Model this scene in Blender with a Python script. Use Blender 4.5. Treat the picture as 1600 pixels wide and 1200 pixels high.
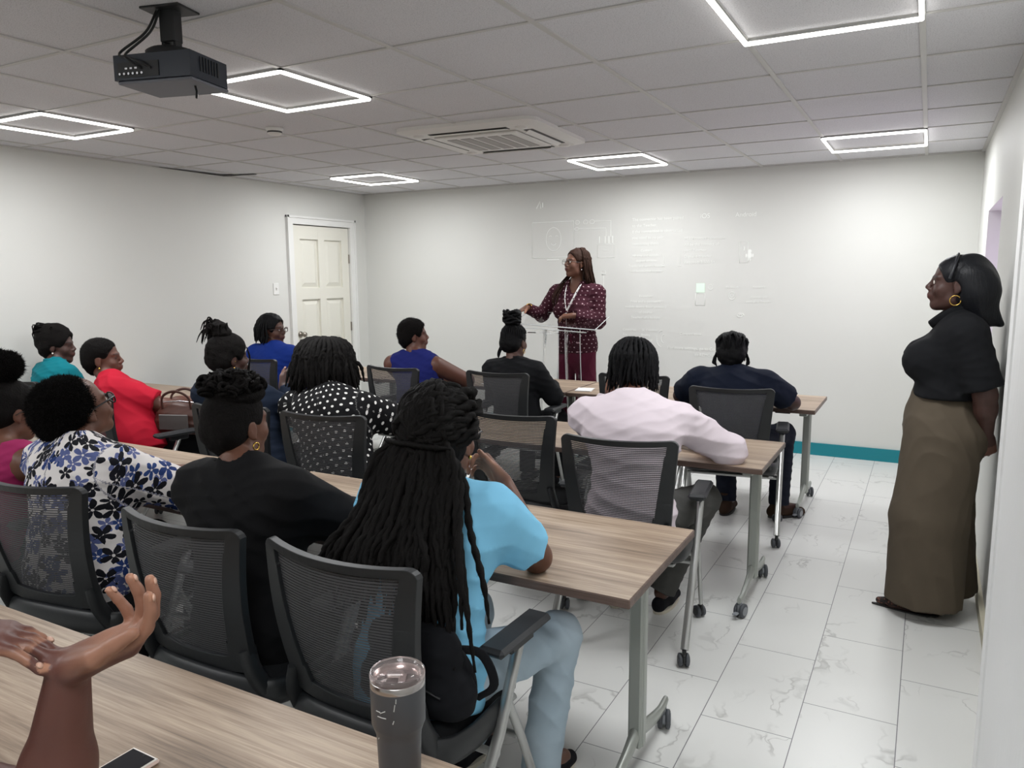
import bpy, math, random
import numpy as np
from mathutils import Vector, Matrix

for o in list(bpy.data.objects): bpy.data.objects.remove(o, do_unlink=True)
S = bpy.context.scene
COL = S.collection

# ------------------------------------------------------------------ camera, light, exposure
FX, PITCH, YAW, ROLL = 1191.5, -0.141376, -0.498446, -0.006868
CAM_H = 1.62
cd = bpy.data.cameras.new('camera'); cam = bpy.data.objects.new('camera', cd); COL.objects.link(cam)
cd.sensor_width = 36.0; cd.sensor_fit = 'HORIZONTAL'; cd.lens = FX / 1600 * 36.0; cd.clip_start = 0.05
def _cam():
    fw = Vector((math.sin(YAW)*math.cos(PITCH), math.cos(YAW)*math.cos(PITCH), math.sin(PITCH)))
    r = Vector((math.cos(YAW), -math.sin(YAW), 0)); u = r.cross(fw)
    r2 = math.cos(ROLL)*r + math.sin(ROLL)*u; u2 = -math.sin(ROLL)*r + math.cos(ROLL)*u
    m = Matrix((r2, u2, -fw)).transposed().to_4x4(); m.translation = Vector((0, 0, CAM_H)); return m
cam.matrix_world = _cam(); S.camera = cam
w = bpy.data.worlds.new('world'); S.world = w; w.use_nodes = True
w.node_tree.nodes['Background'].inputs[0].default_value = (.75, .8, .9, 1)
w.node_tree.nodes['Background'].inputs[1].default_value = 0.3
S.view_settings.view_transform = 'Standard'; S.view_settings.look = 'None'
S.view_settings.exposure = 0.52; S.view_settings.gamma = 1.0
S.view_settings.use_curve_mapping = False
PANEL_W = 17.0       # power of the light given off by one LED square
TUBE_E = 3.5         # radiance of its tubes

# ------------------------------------------------------------------ room numbers (metres)
XL, XR, YB, YF, HC = -5.88, 0.32, 7.21, -3.0, 2.566
TZ = 0.74            # table top height
LX = [-5.68, -5.08, -4.49, -3.85, -3.25, -2.66, -2.03, -1.37, -.72, -.085]   # ceiling grid lines
LY = [2.70 + .635*k for k in range(-9, 8)]

# ------------------------------------------------------------------ material helpers
def lin(c):
    if isinstance(c, str): c = [int(c[i:i+2], 16)/255 for i in (0, 2, 4)]
    return tuple((x/12.92 if x <= .04045 else ((x+.055)/1.055)**2.4) for x in c) + (1,)
class NT:
    def __init__(s, name):
        s.m = bpy.data.materials.new(name); s.m.use_nodes = True; s.t = s.m.node_tree; s.n = s.t.nodes
        s.b = s.n['Principled BSDF']; s.out = s.n['Material Output']
    def add(s, typ, ins=None, **kw):
        nd = s.n.new(typ)
        for k, v in kw.items(): setattr(nd, k, v)
        for k, v in (ins or {}).items():
            if isinstance(v, bpy.types.NodeSocket): s.t.links.new(v, nd.inputs[k])
            else: nd.inputs[k].default_value = v
        return nd
    def math(s, op, a, b=0.0, c=0.0, clamp=False):
        nd = s.add('ShaderNodeMath', operation=op, use_clamp=clamp)
        for i, v in enumerate((a, b, c)):
            if isinstance(v, bpy.types.NodeSocket): s.t.links.new(v, nd.inputs[i])
            else: nd.inputs[i].default_value = v
        return nd.outputs[0]
    def mix(s, f, a, b):
        nd = s.add('ShaderNodeMix', data_type='RGBA')
        for i, v in ((0, f), (6, a), (7, b)):
            if isinstance(v, bpy.types.NodeSocket): s.t.links.new(v, nd.inputs[i])
            else: nd.inputs[i].default_value = v
        return nd.outputs[2]
    def ramp(s, f, stops, interp='LINEAR'):
        nd = s.add('ShaderNodeValToRGB', {0: f}); cr = nd.color_ramp; cr.interpolation = interp
        while len(cr.elements) < len(stops): cr.elements.new(0.5)
        for e, (p, c) in zip(cr.elements, stops):
            e.position = p; e.color = c if len(c) == 4 else tuple(c)+(1,)
        return nd.outputs[0]
    def obj(s): return s.add('ShaderNodeTexCoord').outputs['Object']
    def uv(s): return s.add('ShaderNodeTexCoord').outputs['UV']
    def pos(s): return s.add('ShaderNodeNewGeometry').outputs['Position']
    def mapp(s, v, sc=(1, 1, 1), loc=(0, 0, 0), rot=(0, 0, 0)):
        return s.add('ShaderNodeMapping', {0: v, 'Scale': sc, 'Location': loc, 'Rotation': rot}).outputs[0]
    def noise(s, v, scale, det=3, rough=.5, out=0, dist=0):
        return s.add('ShaderNodeTexNoise', {0: v, 'Scale': scale, 'Detail': det, 'Roughness': rough, 'Distortion': dist}).outputs[out]
    def sep(s, v):
        o = s.add('ShaderNodeSeparateXYZ', {0: v}).outputs; return o[0], o[1], o[2]
    def set(s, **kw):
        for k, v in kw.items():
            k = {'col': 'Base Color', 'rough': 'Roughness', 'metal': 'Metallic', 'spec': 'Specular IOR Level', 'alpha': 'Alpha',
                 'trans': 'Transmission Weight', 'ior': 'IOR', 'ecol': 'Emission Color', 'estr': 'Emission Strength',
                 'sheen': 'Sheen Weight', 'sss': 'Subsurface Weight', 'coat': 'Coat Weight'}[k]
            if isinstance(v, bpy.types.NodeSocket): s.t.links.new(v, s.b.inputs[k])
            else: s.b.inputs[k].default_value = v
        return s
    def bump(s, h, strength=.3, dist=.01):
        nd = s.add('ShaderNodeBump', {'Height': h, 'Strength': strength, 'Distance': dist}); s.t.links.new(nd.outputs[0], s.b.inputs['Normal'])
M = {}
def plain(name, c, rough=.5, **kw):
    t = NT(name); t.set(col=lin(c), rough=rough, **kw); M[name] = t.m; return t
def cloth(name, c, scale=900, rough=.85, sheen=0.0, var=.12):
    t = NT(name); o = t.obj(); n = t.noise(o, 9, 3)
    c1 = lin(c); a = tuple(x*(1-var) for x in c1[:3])+(1,); b = tuple(min(1, x*(1+var)) for x in c1[:3])+(1,)
    t.set(col=t.mix(n, a, b), rough=rough, sheen=sheen, spec=.2)
    t.bump(t.noise(o, scale, 2), .25, .001); M[name] = t.m; return t

# walls
t = NT('wall_paint'); o = t.pos()
t.set(col=t.mix(t.noise(o, 1.3, 4), lin('d6d6d1'), lin('dcdcd8')), rough=.55, spec=.3)
t.bump(t.noise(o, 55, 4), .12, .002); M['wall'] = t.m
t = NT('rough_white_paint'); o = t.pos()
t.set(col=t.mix(t.noise(o, 3, 4), lin('e6e6e5'), lin('ececeb')), rough=.4)
t.bump(t.noise(t.mapp(o, (1, 1, .25)), 28, 5, .6), .5, .006); M['pilaster'] = t.m
# ceiling tile
t = NT('ceiling_tile'); o = t.pos()
sp = t.ramp(t.noise(o, 210, 2, .6), [(0, (0, 0, 0)), (.36, (0, 0, 0)), (.46, (1, 1, 1))])
big = t.noise(o, 1.6, 3)
t.set(col=t.mix(sp, t.mix(big, lin('bab9bc'), lin('c2c1c4')), t.mix(big, lin('d4d3d6'), lin('dbdadd'))), rough=.95, spec=.1)
t.bump(t.noise(o, 260, 3), .5, .002); M['ceil'] = t.m
plain('ceiling_grid', 'c2c0bd', .5)
# floor: marble look tiles .322 x .6225 in running bond
t = NT('marble_floor_tile'); P = t.pos(); x, y, z = t.sep(P)
u = t.math('DIVIDE', t.math('ADD', x, .005 + .322*40), .322); ci = t.math('FLOOR', u); fu = t.math('FRACT', u)
par = t.math('MODULO', ci, 2.0)
yo = t.math('ADD', t.math('MULTIPLY', par, -.263), .263)       # odd / even columns
v = t.math('DIVIDE', t.math('ADD', t.math('SUBTRACT', y, 2.906 - .6225*20), yo), .6225); rj = t.math('FLOOR', v); fv = t.math('FRACT', v)
eu = t.math('MULTIPLY', t.math('MINIMUM', fu, t.math('SUBTRACT', 1, fu)), .322)
ev = t.math('MULTIPLY', t.math('MINIMUM', fv, t.math('SUBTRACT', 1, fv)), .6225)
gr = t.math('LESS_THAN', t.math('MINIMUM', eu, ev), .0016)
cell = t.add('ShaderNodeCombineXYZ', {0: t.math('MULTIPLY', ci, 3.17), 1: t.math('MULTIPLY', rj, 5.31), 2: 0.0}).outputs[0]
q = t.add('ShaderNodeVectorMath', {0: P, 1: cell}, operation='ADD').outputs[0]
def vein(sc, wid, rot, th):
    a = t.add('ShaderNodeVectorMath', {0: q, 1: t.add('ShaderNodeVectorMath', {0: t.noise(q, 5.5, 3, .6, out=1), 1: (.22, .22, 0)}, operation='MULTIPLY').outputs[0]}, operation='ADD').outputs[0]
    n = t.noise(t.mapp(a, (1, .45, 1), rot=(0, 0, rot)), sc, 3, .5)
    d = t.math('ABSOLUTE', t.math('SUBTRACT', n, .5))
    l = t.ramp(d, [(0, (1, 1, 1)), (wid, (0, 0, 0))])
    k = t.ramp(t.noise(t.mapp(q, loc=(7, sc, 0)), 2.3, 2), [(th, (0, 0, 0)), (th+.1, (1, 1, 1))])
    return t.math('MULTIPLY', l, k)
v1 = vein(2.6, .012, .9, .50); v2 = vein(4.6, .013, .6, .54)
base = t.mix(t.noise(q, 1.7, 4), lin('d6d7d4'), lin('e0e0dd'))
c = t.mix(t.math('MULTIPLY', t.math('MAXIMUM', v1, v2), .5), base, lin('8f8e8a'))
t.set(col=t.mix(gr, c, lin('77777a')), rough=.3, spec=.4)
t.bump(t.math('SUBTRACT', 1, gr), .3, .001); M['floor'] = t.m
plain('teal_baseboard', '087f8c', .4); plain('bare_plaster', 'c9c3ae', .8)
plain('door_paint', 'e3e1d6', .4); plain('white_gloss', 'e6e6e3', .35); plain('door_shadow_gap', '3c3a36', .8)
plain('brushed_metal', '9b948a', .3, metal=1.0); plain('white_plastic', 'dedcd8', .45); plain('vent_dark', '3a3838', .6)
plain('grille_grey', 'a5a19e', .6)
# laminate
def wood(name, a, b, c, sc=1.0):
    t = NT(name); o = t.pos()
    o1 = t.mapp(o, (.55, 14, 14)); n1 = t.noise(o1, 4.5*sc, 6, .62, dist=.35)
    n2 = t.noise(t.mapp(o, (1.6, 55, 55)), 5*sc, 3, .5); n3 = t.noise(t.mapp(o, (.35, 3.2, 3)), 2.6, 3, .5, dist=.4)
    f = t.math('ADD', t.math('ADD', t.math('MULTIPLY', n1, .5), t.math('MULTIPLY', n2, .2)), t.math('MULTIPLY', n3, .35))
    t.set(col=t.ramp(f, [(.36, lin(a)), (.5, lin(b)), (.66, lin(c))]), rough=.42, spec=.35); t.bump(n2, .06, .001)
    M[name] = t.m
wood('oak_laminate', '6c5d50', '9c8875', 'c0ad98')
wood('oak_edge', '4e4038', '63524a', '75625a')
plain('grey_powdercoat', 'a4a8a2', .38, metal=.55); plain('silver_tube', 'b9bab8', .32, metal=.8)
plain('black_plastic', '1e2022', .45); plain('dark_plastic', '1c1d1f', .5); plain('caster_rubber', '4a4d52', .5); plain('caster_hub', '8d9196', .4)
plain('armpad_black', '232528', .5); cloth('seat_fabric', '17181a')
# see-through chair mesh: fine horizontal knit
t = NT('chair_mesh'); o = t.uv(); x, y, z = t.sep(o)
rows = t.math('FRACT', t.math('MULTIPLY', y, 125)); rowm = t.math('GREATER_THAN', rows, .30)
cols = t.math('GREATER_THAN', t.math('FRACT', t.math('MULTIPLY', x, 260)), .62)
al = t.math('MAXIMUM', t.math('MULTIPLY', rowm, .95), t.math('MULTIPLY', cols, .72))
t.set(col=lin('4b4b4d'), rough=.6, alpha=al, spec=.3); M['chair_mesh'] = t.m
# acrylic
t = NT('clear_acrylic'); t.set(col=(1, 1, 1, 1), rough=0.0, trans=1.0, ior=1.09)
M['acrylic'] = t.m
t = NT('acrylic_edge'); t.set(col=lin('f0f4f4'), rough=.15, spec=.8, alpha=.75); M['acrylic_edge'] = t.m
t = NT('led_tube'); t.set(col=(1, 1, 1, 1), ecol=(1.0, .985, .93, 1), estr=TUBE_E); M['led'] = t.m
plain('led_housing', '9a9a98', .5)
plain('navy_black_plastic', '1d2430', .4); plain('projector_base', '6a6c74', .5)
plain('paper_white', 'eeeeec', .7); plain('gold', 'd8b25c', .25, metal=1.0); plain('silver', 'd6d6d8', .25, metal=1.0)
plain('pearl', 'eae4d8', .25); plain('eye_white', 'd8d0c8', .3); plain('iris', '1a100c', .2); plain('glasses_black', '151314', .3); plain('glasses_brown', '3a1f18', .3)
plain('glasses_thin', '4a4440', .3, metal=.6); plain('lens', 'ffffff', .02, trans=1.0, alpha=.25)
plain('lip_plum', '5a2c2c', .4); plain('nail', 'c7a08c', .3); plain('nail_pink', 'd8b8b0', .25); plain('nail_dark', '141012', .2)
def skin(name, c):
    t = NT(name); o = t.obj(); c1 = lin(c)
    n = t.noise(o, 14, 4); n2 = t.noise(o, 220, 3)
    t.set(col=t.mix(n, tuple(x*.82 for x in c1[:3])+(1,), tuple(min(1, x*1.14) for x in c1[:3])+(1,)), rough=.46, spec=.4, sss=.06)
    t.b.inputs['Subsurface Radius'].default_value = (.012, .005, .003)
    t.bump(n2, .18, .0015); M[name] = t.m
skin('skin_deep', '4a3028'); skin('skin_brown', '583a2f'); skin('skin_medium', '6a4738'); skin('skin_warm', '674236'); skin('skin_dark', '48302a'); skin('skin_reddish', '5d3a32')
skin('skin_palm', '8a5f4c')
def hairm(name, c, sc=90, strength=.9, dist=.006, rough=.72):
    t = NT(name); o = t.obj(); c1 = lin(c)
    n = t.noise(o, sc, 4, .7)
    t.set(col=t.mix(n, tuple(x*.5 for x in c1[:3])+(1,), tuple(min(1, x*1.5) for x in c1[:3])+(1,)), rough=rough, spec=.16)
    t.bump(n, strength, dist); M[name] = t.m
hairm('hair_afro', '100d0c', 130, 1.0, .008, .8); hairm('hair_black', '0b0b0d', 160, .5, .003, .62); hairm('hair_brown_braid', '2c1a12', 120, .6, .003)
hairm('hair_twist', '0f0d0c', 240, .8, .002, .75)
t = NT('hair_sleek'); o = t.obj(); n = t.noise(t.mapp(o, (60, 60, 6)), 2.2, 4, .6)
t.set(col=t.mix(n, lin('090a0d'), lin('15171c')), rough=.42, spec=.25); t.bump(n, .5, .004); M['hair_sleek'] = t.m
plain('headband_satin', '16191f', .4)

# fabrics
cloth('teal_cotton', '0b7480'); cloth('red_cotton', 'b4162e'); cloth('royal_cotton', '143080'); cloth('deepblue_cotton', '1d2468')
cloth('navy_cotton', '141b2c'); cloth('black_cotton', '121316'); cloth('black_knit', '0f0f11', 500); cloth('darknavy_cotton', '1b2536')
cloth('pinkwhite_cotton', 'd9cdd4', 900, .85, 0, .03); cloth('sky_cotton', '86cbee', 900, .85, 0, .04); cloth('pink_cotton', '9c2b5c')
cloth('olive_cotton', '554c40', 700); cloth('grey_trouser', '4a4a48'); cloth('black_trouser', '101114'); cloth('navy_trouser', '161a26')
cloth('maroon_trouser', '4c1428'); cloth('backpack_nylon', '15161a'); cloth('white_sock', 'd5d5d0')
cloth('shoe_black', '15151a'); cloth('boot_brown', '3a2a20'); plain('sole_white', 'cfc8b8', .6); plain('sole_dark', '201d1c', .6)
t = NT('light_denim'); o = t.obj(); n = t.noise(o, 5, 4)
t.set(col=t.mix(n, lin('9aafbd'), lin('bccad4')), rough=.85, spec=.2); t.bump(t.noise(o, 700, 2), .3, .001); M['light_denim'] = t.m
def dots(name, bg, fg, step, r, skew=True):
    t = NT(name); x, y, z = t.sep(t.uv())
    j = t.math('FLOOR', t.math('DIVIDE', y, step)); off = t.math('MULTIPLY', t.math('MODULO', t.math('ABSOLUTE', j), 2.0), .5)
    fx = t.math('SUBTRACT', t.math('FRACT', t.math('ADD', t.math('DIVIDE', x, step*1.1), off)), .5)
    fy = t.math('SUBTRACT', t.math('FRACT', t.math('DIVIDE', y, step)), .5)
    d = t.math('SQRT', t.math('ADD', t.math('POWER', t.math('MULTIPLY', fx, 1.1), 2.0), t.math('POWER', fy, 2.0)))
    k = t.math('LESS_THAN', d, r)
    t.set(col=t.mix(k, lin(bg), lin(fg)), rough=.85, spec=.2); M[name] = t.m
dots('black_white_polka', '101012', 'e4e2de', .036, .19); dots('maroon_dotted', '381420', 'a88c92', .036, .145)
# floral: petals around scattered centres
t = NT('blue_black_floral'); uv = t.uv()
uvw = t.add('ShaderNodeVectorMath', {0: uv, 1: t.add('ShaderNodeVectorMath', {0: t.noise(uv, 40, 2, .5, out=1), 1: (.010, .010, 0)}, operation='MULTIPLY').outputs[0]}, operation='ADD').outputs[0]
def flowers(scale, R, seed, lobes):
    vo = t.add('ShaderNodeTexVoronoi', {'Vector': t.mapp(uvw, loc=(seed, seed*1.7, 0)), 'Scale': scale, 'Randomness': .8}, voronoi_dimensions='2D')
    dv = t.add('ShaderNodeVectorMath', {0: t.mapp(uvw, loc=(seed, seed*1.7, 0)), 1: vo.outputs['Position']}, operation='SUBTRACT').outputs[0]
    # Position is in the texture's own (unscaled) space
    dx, dy, _ = t.sep(dv); r = t.math('SQRT', t.math('ADD', t.math('POWER', dx, 2.0), t.math('POWER', dy, 2.0)))
    a = t.math('ARCTAN2', dy, dx); rc, gc, bc = t.sep(vo.outputs['Color'])
    pet = t.math('ABSOLUTE', t.math('COSINE', t.math('MULTIPLY', t.math('ADD', a, t.math('MULTIPLY', rc, 6.0)), lobes/2)))
    lim = t.math('MULTIPLY', t.math('ADD', t.math('MULTIPLY', t.math('POWER', pet, .8), .9), .12), R)
    m = t.math('MULTIPLY', t.math('LESS_THAN', r, lim), t.math('GREATER_THAN', r, R*.12)); return m, gc
m1, g1 = flowers(13, .037, 3.1, 5); m2, g2 = flowers(17, .026, 9.3, 5)
c = t.mix(m2, lin('ddd8d6'), t.ramp(g2, [(.0, lin('5a6390')), (.5, lin('2c4276')), (.75, lin('16171f'))], 'CONSTANT'))
c = t.mix(m1, c, t.ramp(g1, [(.0, lin('14151c')), (.62, lin('24386c')), (.85, lin('545e8c'))], 'CONSTANT'))
t.set(col=c, rough=.85, spec=.2); M['floral'] = t.m
# leopard flats
t = NT('leopard_suede'); o = t.obj(); vo = t.add('ShaderNodeTexVoronoi', {'Vector': o, 'Scale': 95.0})
t.set(col=t.ramp(vo.outputs[0], [(0, lin('6d4336')), (.35, lin('6d4336')), (.42, lin('1d1210'))]), rough=.7); M['leopard'] = t.m
t = NT('woven_leopard_bag'); o = t.obj(); vo = t.add('ShaderNodeTexVoronoi', {'Vector': o, 'Scale': 70.0})
t.set(col=t.ramp(vo.outputs[0], [(0, lin('4c3f36')), (.3, lin('4c3f36')), (.4, lin('b9a896'))]), rough=.7); M['leopard_bag'] = t.m
cloth('cream_canvas', 'd8d2c6'); plain('brown_leather', '4a2b22', .45); plain('grey_leather', '5c5654', .5); plain('cream_rope', 'cfc6b0', .8)
plain('phone_case', 'e8cfc4', .5); plain('phone_rim', 'efe9e2', .4); plain('phone_screen', '15181f', .08, spec=.7)
plain('tumbler_grey', '4a4b4f', .42, metal=.2); plain('steel_rim', 'b7b2b0', .22, metal=1.0)
t = NT('clear_lid'); t.set(col=lin('f3e6e4'), rough=.06, trans=.9, ior=1.3); M['clear_lid'] = t.m
plain('scratch', 'b9b9b6', .5)
t = NT('projected_light'); t.set(col=lin('e8e8e4'), ecol=(.93, 1, .97, 1), estr=.10, rough=.6); M['projected'] = t.m
t = NT('projected_green'); t.set(col=lin('d6ecd8'), ecol=(.7, 1, .78, 1), estr=.16, rough=.6); M['projected_green'] = t.m
t = NT('violet_lit_glass'); t.set(col=lin('e6d4f0'), ecol=(.80, .60, 1, 1), estr=.55, rough=.3); M['violet'] = t.m

# ------------------------------------------------------------------ object helpers
def meta(o, label=None, cat=None, group=None, kind=None):
    for k, v in (('label', label), ('category', cat), ('group', group), ('kind', kind)):
        if v: o[k] = v
    return o
def empty(name, loc, rz=0, **kw):
    o = bpy.data.objects.new(name, None); COL.objects.link(o); o.location = loc; o.rotation_euler = (0, 0, rz); o.empty_display_size = .1
    return meta(o, **kw)
def link_mesh(name, me, parent=None):
    o = bpy.data.objects.new(name, me); COL.objects.link(o)
    if parent: o.parent = parent
    return o
class MB:                                   # collects polygons, becomes ONE mesh
    def __init__(s): s.v = []; s.f = []; s.mi = []; s.sm = []; s.uv = {}
    def add(s, vs, fs, mi=0, smooth=False):
        b = len(s.v); s.v += [tuple(p) for p in vs]
        for f in fs: s.f.append(tuple(b+i for i in f)); s.mi.append(mi); s.sm.append(smooth)
        return s
    def box(s, c, d, mi=0, R=None, bev=0.0):
        x, y, z = d[0]/2, d[1]/2, d[2]/2; R = R or Matrix.Identity(3); c = Vector(c)
        if bev <= 0:
            vs = [(i*x, j*y, k*z) for i in (-1, 1) for j in (-1, 1) for k in (-1, 1)]
            fs = [(0, 1, 3, 2), (4, 6, 7, 5), (0, 4, 5, 1), (2, 3, 7, 6), (0, 2, 6, 4), (1, 5, 7, 3)]
            return s.add([c + R @ Vector(p) for p in vs], fs, mi)
        b = min(bev, x*.95, y*.95, z*.95); vs = []; idx = {}
        for i in (-1, 1):
            for j in (-1, 1):
                for k in (-1, 1):
                    for ax in range(3):
                        p = [i*(x-b), j*(y-b), k*(z-b)]; p[ax] = (i*x, j*y, k*z)[ax]
                        idx[(i, j, k, ax)] = len(vs); vs.append(p)
        fs = []
        for ax in range(3):
            for sgn in (-1, 1):
                o1, o2 = [a for a in range(3) if a != ax]; q = []
                for a, b2 in ((-1, -1), (1, -1), (1, 1), (-1, 1)):
                    t3 = [0, 0, 0]; t3[ax] = sgn; t3[o1] = a; t3[o2] = b2; q.append(idx[(*t3, ax)])
                fs.append(q if (sgn > 0) != (ax == 1) else q[::-1])
        for ax in range(3):                 # edges along ax
            o1, o2 = [a for a in range(3) if a != ax]
            for a in (-1, 1):
                for b2 in (-1, 1):
                    t0 = [0, 0, 0]; t1 = [0, 0, 0]; t0[ax] = -1; t1[ax] = 1
                    for tt in (t0, t1): tt[o1] = a; tt[o2] = b2
                    fs.append((idx[(*t0, o1)], idx[(*t1, o1)], idx[(*t1, o2)], idx[(*t0, o2)]))
        for i in (-1, 1):
            for j in (-1, 1):
                for k in (-1, 1): fs.append((idx[(i, j, k, 0)], idx[(i, j, k, 1)], idx[(i, j, k, 2)]))
        return s.add([c + R @ Vector(p) for p in vs], fs, mi)
    def tube(s, pts, r, n=10, mi=0, closed=False, flat=None, cap=True):
        P = [Vector(p) for p in pts]; m = len(P); vs = []; fs = []
        rr = r if hasattr(r, '__len__') else [r]*m
        T = []
        for i in range(m):
            a = P[i-1] if (i > 0 or closed) else P[i]; b = P[(i+1) % m] if (i < m-1 or closed) else P[i]
            d = (b-a); T.append(d.normalized() if d.length > 1e-9 else Vector((0, 0, 1)))
        up = Vector((0, 0, 1)) if abs(T[0].z) < .9 else Vector((1, 0, 0)); N = (up - T[0]*up.dot(T[0])).normalized()
        for i in range(m):
            N = (N - T[i]*N.dot(T[i])).normalized(); B = T[i].cross(N)
            for k in range(n):
                a = 2*math.pi*k/n; fx, fy = (1, 1) if not flat else flat
                vs.append(P[i] + rr[i]*(math.cos(a)*fx*N + math.sin(a)*fy*B))
        mm = m if closed else m-1
        for i in range(mm):
            for k in range(n): j = (i+1) % m; fs.append((i*n+k, i*n+(k+1) % n, j*n+(k+1) % n, j*n+k))
        s.add(vs, fs, mi, True)
        if cap and not closed: s.add([vs[k] for k in range(n)], [tuple(range(n))[::-1]], mi); s.add([vs[(m-1)*n+k] for k in range(n)], [tuple(range(n))], mi)
        return s
    def lathe(s, prof, c, n=32, mi=0, R=None, smooth=True):
        vs = []; fs = []; c = Vector(c); R = R or Matrix.Identity(3); m = len(prof)
        for r, z in prof:
            for k in range(n): a = 2*math.pi*k/n; vs.append(c + R @ Vector((r*math.cos(a), r*math.sin(a), z)))
        for i in range(m-1):
            for k in range(n): fs.append((i*n+k, i*n+(k+1) % n, (i+1)*n+(k+1) % n, (i+1)*n+k))
        return s.add(vs, fs, mi, smooth)
    def prism(s, poly, d, mi=0):            # poly: 3-D outline, d: extrusion vector
        n = len(poly); P = [Vector(p) for p in poly]; d = Vector(d); vs = P + [p+d for p in P]
        fs = [tuple(range(n))[::-1], tuple(range(n, 2*n))] + [(i, (i+1) % n, n+(i+1) % n, n+i) for i in range(n)]
        return s.add(vs, fs, mi)
    def grid(s, fn, nu, nv, mi=0, smooth=True, uvf=None, flip=False):
        b = len(s.v); vs = [fn(i/nu, j/nv) for j in range(nv+1) for i in range(nu+1)]
        fs = [(j*(nu+1)+i, j*(nu+1)+i+1, (j+1)*(nu+1)+i+1, (j+1)*(nu+1)+i) for j in range(nv) for i in range(nu)]
        if flip: fs = [f[::-1] for f in fs]
        s.add(vs, fs, mi, smooth)
        if uvf:
            for j in range(nv+1):
                for i in range(nu+1): s.uv[b+j*(nu+1)+i] = uvf(i/nu, j/nv)
        return s
    def build(s, name, mats, parent=None, fix=True):
        me = bpy.data.meshes.new(name); me.from_pydata([tuple(v) for v in s.v], [], s.f)
        for m_ in (mats if isinstance(mats, (list, tuple)) else [mats]): me.materials.append(M[m_] if isinstance(m_, str) else m_)
        me.polygons.foreach_set('material_index', s.mi); me.polygons.foreach_set('use_smooth', s.sm)
        if s.uv:
            l = me.uv_layers.new(name='UVMap'); li = np.empty(len(me.loops), dtype=np.int32); me.loops.foreach_get('vertex_index', li)
            l.data.foreach_set('uv', np.array([s.uv.get(int(i), (0, 0)) for i in li], dtype=np.float32).ravel())
        me.update()
        if fix:
            import bmesh
            bm = bmesh.new(); bm.from_mesh(me); bmesh.ops.recalc_face_normals(bm, faces=bm.faces); bm.to_mesh(me); bm.free()
        return link_mesh(name, me, parent)
def copy_tree(o, loc=None, rz=None):
    c = o.copy(); COL.objects.link(c)
    if loc is not None: c.location = loc
    if rz is not None: c.rotation_euler = (0, 0, rz)
    for ch in [k for k in bpy.data.objects if k.parent == o]:
        d = copy_tree(ch); d.parent = c
    return c
def struct(name, mb, mats, parent=None):
    o = mb.build(name, mats, parent)
    if not parent: o['kind'] = 'structure'
    return o
def RZ(a): return Matrix.Rotation(a, 3, 'Z')
def catmull(P, n):
    P = [Vector(p) for p in P]; P = [P[0]*2-P[1]] + P + [P[-1]*2-P[-2]]; out = []
    for i in range(1, len(P)-2):
        for k in range(n):
            t_ = k/n; a, b, c_, d = P[i-1:i+3]
            out.append(.5*((2*b) + (c_-a)*t_ + (2*a-5*b+4*c_-d)*t_*t_ + (3*b-a-3*c_+d)*t_**3))
    out.append(P[-2]); return out
# ------------------------------------------------------------------ the room
mb = MB(); mb.box(((XL+XR)/2, (YB+YF)/2, -.05), (XR-XL+1.2, YB-YF+.4, .1)); struct('floor', mb, 'floor')
mb = MB(); mb.box(((XL+XR)/2+.1, (YB+YF)/2, HC+.05), (XR-XL+.4, YB-YF+.2, .1))
ceil_o = struct('ceiling', mb, 'ceil')
mb = MB()
for x in LX: mb.box((x, (YB+YF)/2, HC-.0025), (.024, YB-YF, .007))
for y in LY: mb.box(((XL+XR)/2, y, HC-.002), (XR-XL, .018, .006))
mb.box((XL+.012, (YB+YF)/2, HC-.004), (.024, YB-YF, .01)); mb.box((XR-.012, (YB+YF)/2, HC-.004), (.024, YB-YF, .01)); mb.box(((XL+XR)/2, YB-.012, HC-.004), (XR-XL, .024, .01))
struct('ceiling_grid', mb, 'ceiling_grid', ceil_o)
# lifted tile edge leaving a dark gap over the left wall
mb = MB(); mb.prism([(XL+.02, 4.40, HC-.006), (XL+.02, 5.16, HC-.008), (XL+.36, 5.24, HC-.006), (XL+.36, 5.21, HC-.006), (XL+.06, 5.10, HC-.006)], (0, 0, -.004)); struct('loose_tile_gap', mb, 'vent_dark', ceil_o)
mb = MB(); mb.box(((XL+XR)/2, YB+.06, HC/2), (XR-XL+.3, .12, HC)); struct('wall_back', mb, 'wall')
mb = MB(); mb.box(((XL+XR)/2, YF-.06, HC/2), (XR-XL+.3, .12, HC)); struct('wall_front', mb, 'wall')
DY0, DY1, DZ = 6.02, 6.92, 2.17           # door opening in the left wall
mb = MB(); T = .14
mb.box((XL-T/2, (YF+DY0)/2, HC/2), (T, DY0-YF, HC)); mb.box((XL-T/2, (DY1+YB)/2, HC/2), (T, YB-DY1, HC)); mb.box((XL-T/2, (DY0+DY1)/2, (DZ+HC)/2), (T, DY1-DY0, HC-DZ))
mb.box((XL-T-.02, (DY0+DY1)/2, DZ/2), (.03, DY1-DY0+.1, DZ+.1)); struct('wall_left', mb, 'wall')
WY0, WY1, WZ0, WZ1 = 5.0, 6.16, .95, 2.03  # window recess in the right wall
mb = MB(); T = .3
mb.box((XR+T/2, (YF+WY0)/2, HC/2), (T, WY0-YF, HC)); mb.box((XR+T/2, (WY1+YB)/2, HC/2), (T, YB-WY1, HC))
mb.box((XR+T/2, (WY0+WY1)/2, (WZ1+HC)/2), (T, WY1-WY0, HC-WZ1)); mb.box((XR+T/2, (WY0+WY1)/2, WZ0/2), (T, WY1-WY0, WZ0)); struct('wall_right', mb, 'wall')
w1 = empty('window_1', (XR+.24, (WY0+WY1)/2, (WZ0+WZ1)/2), kind='structure')
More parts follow.
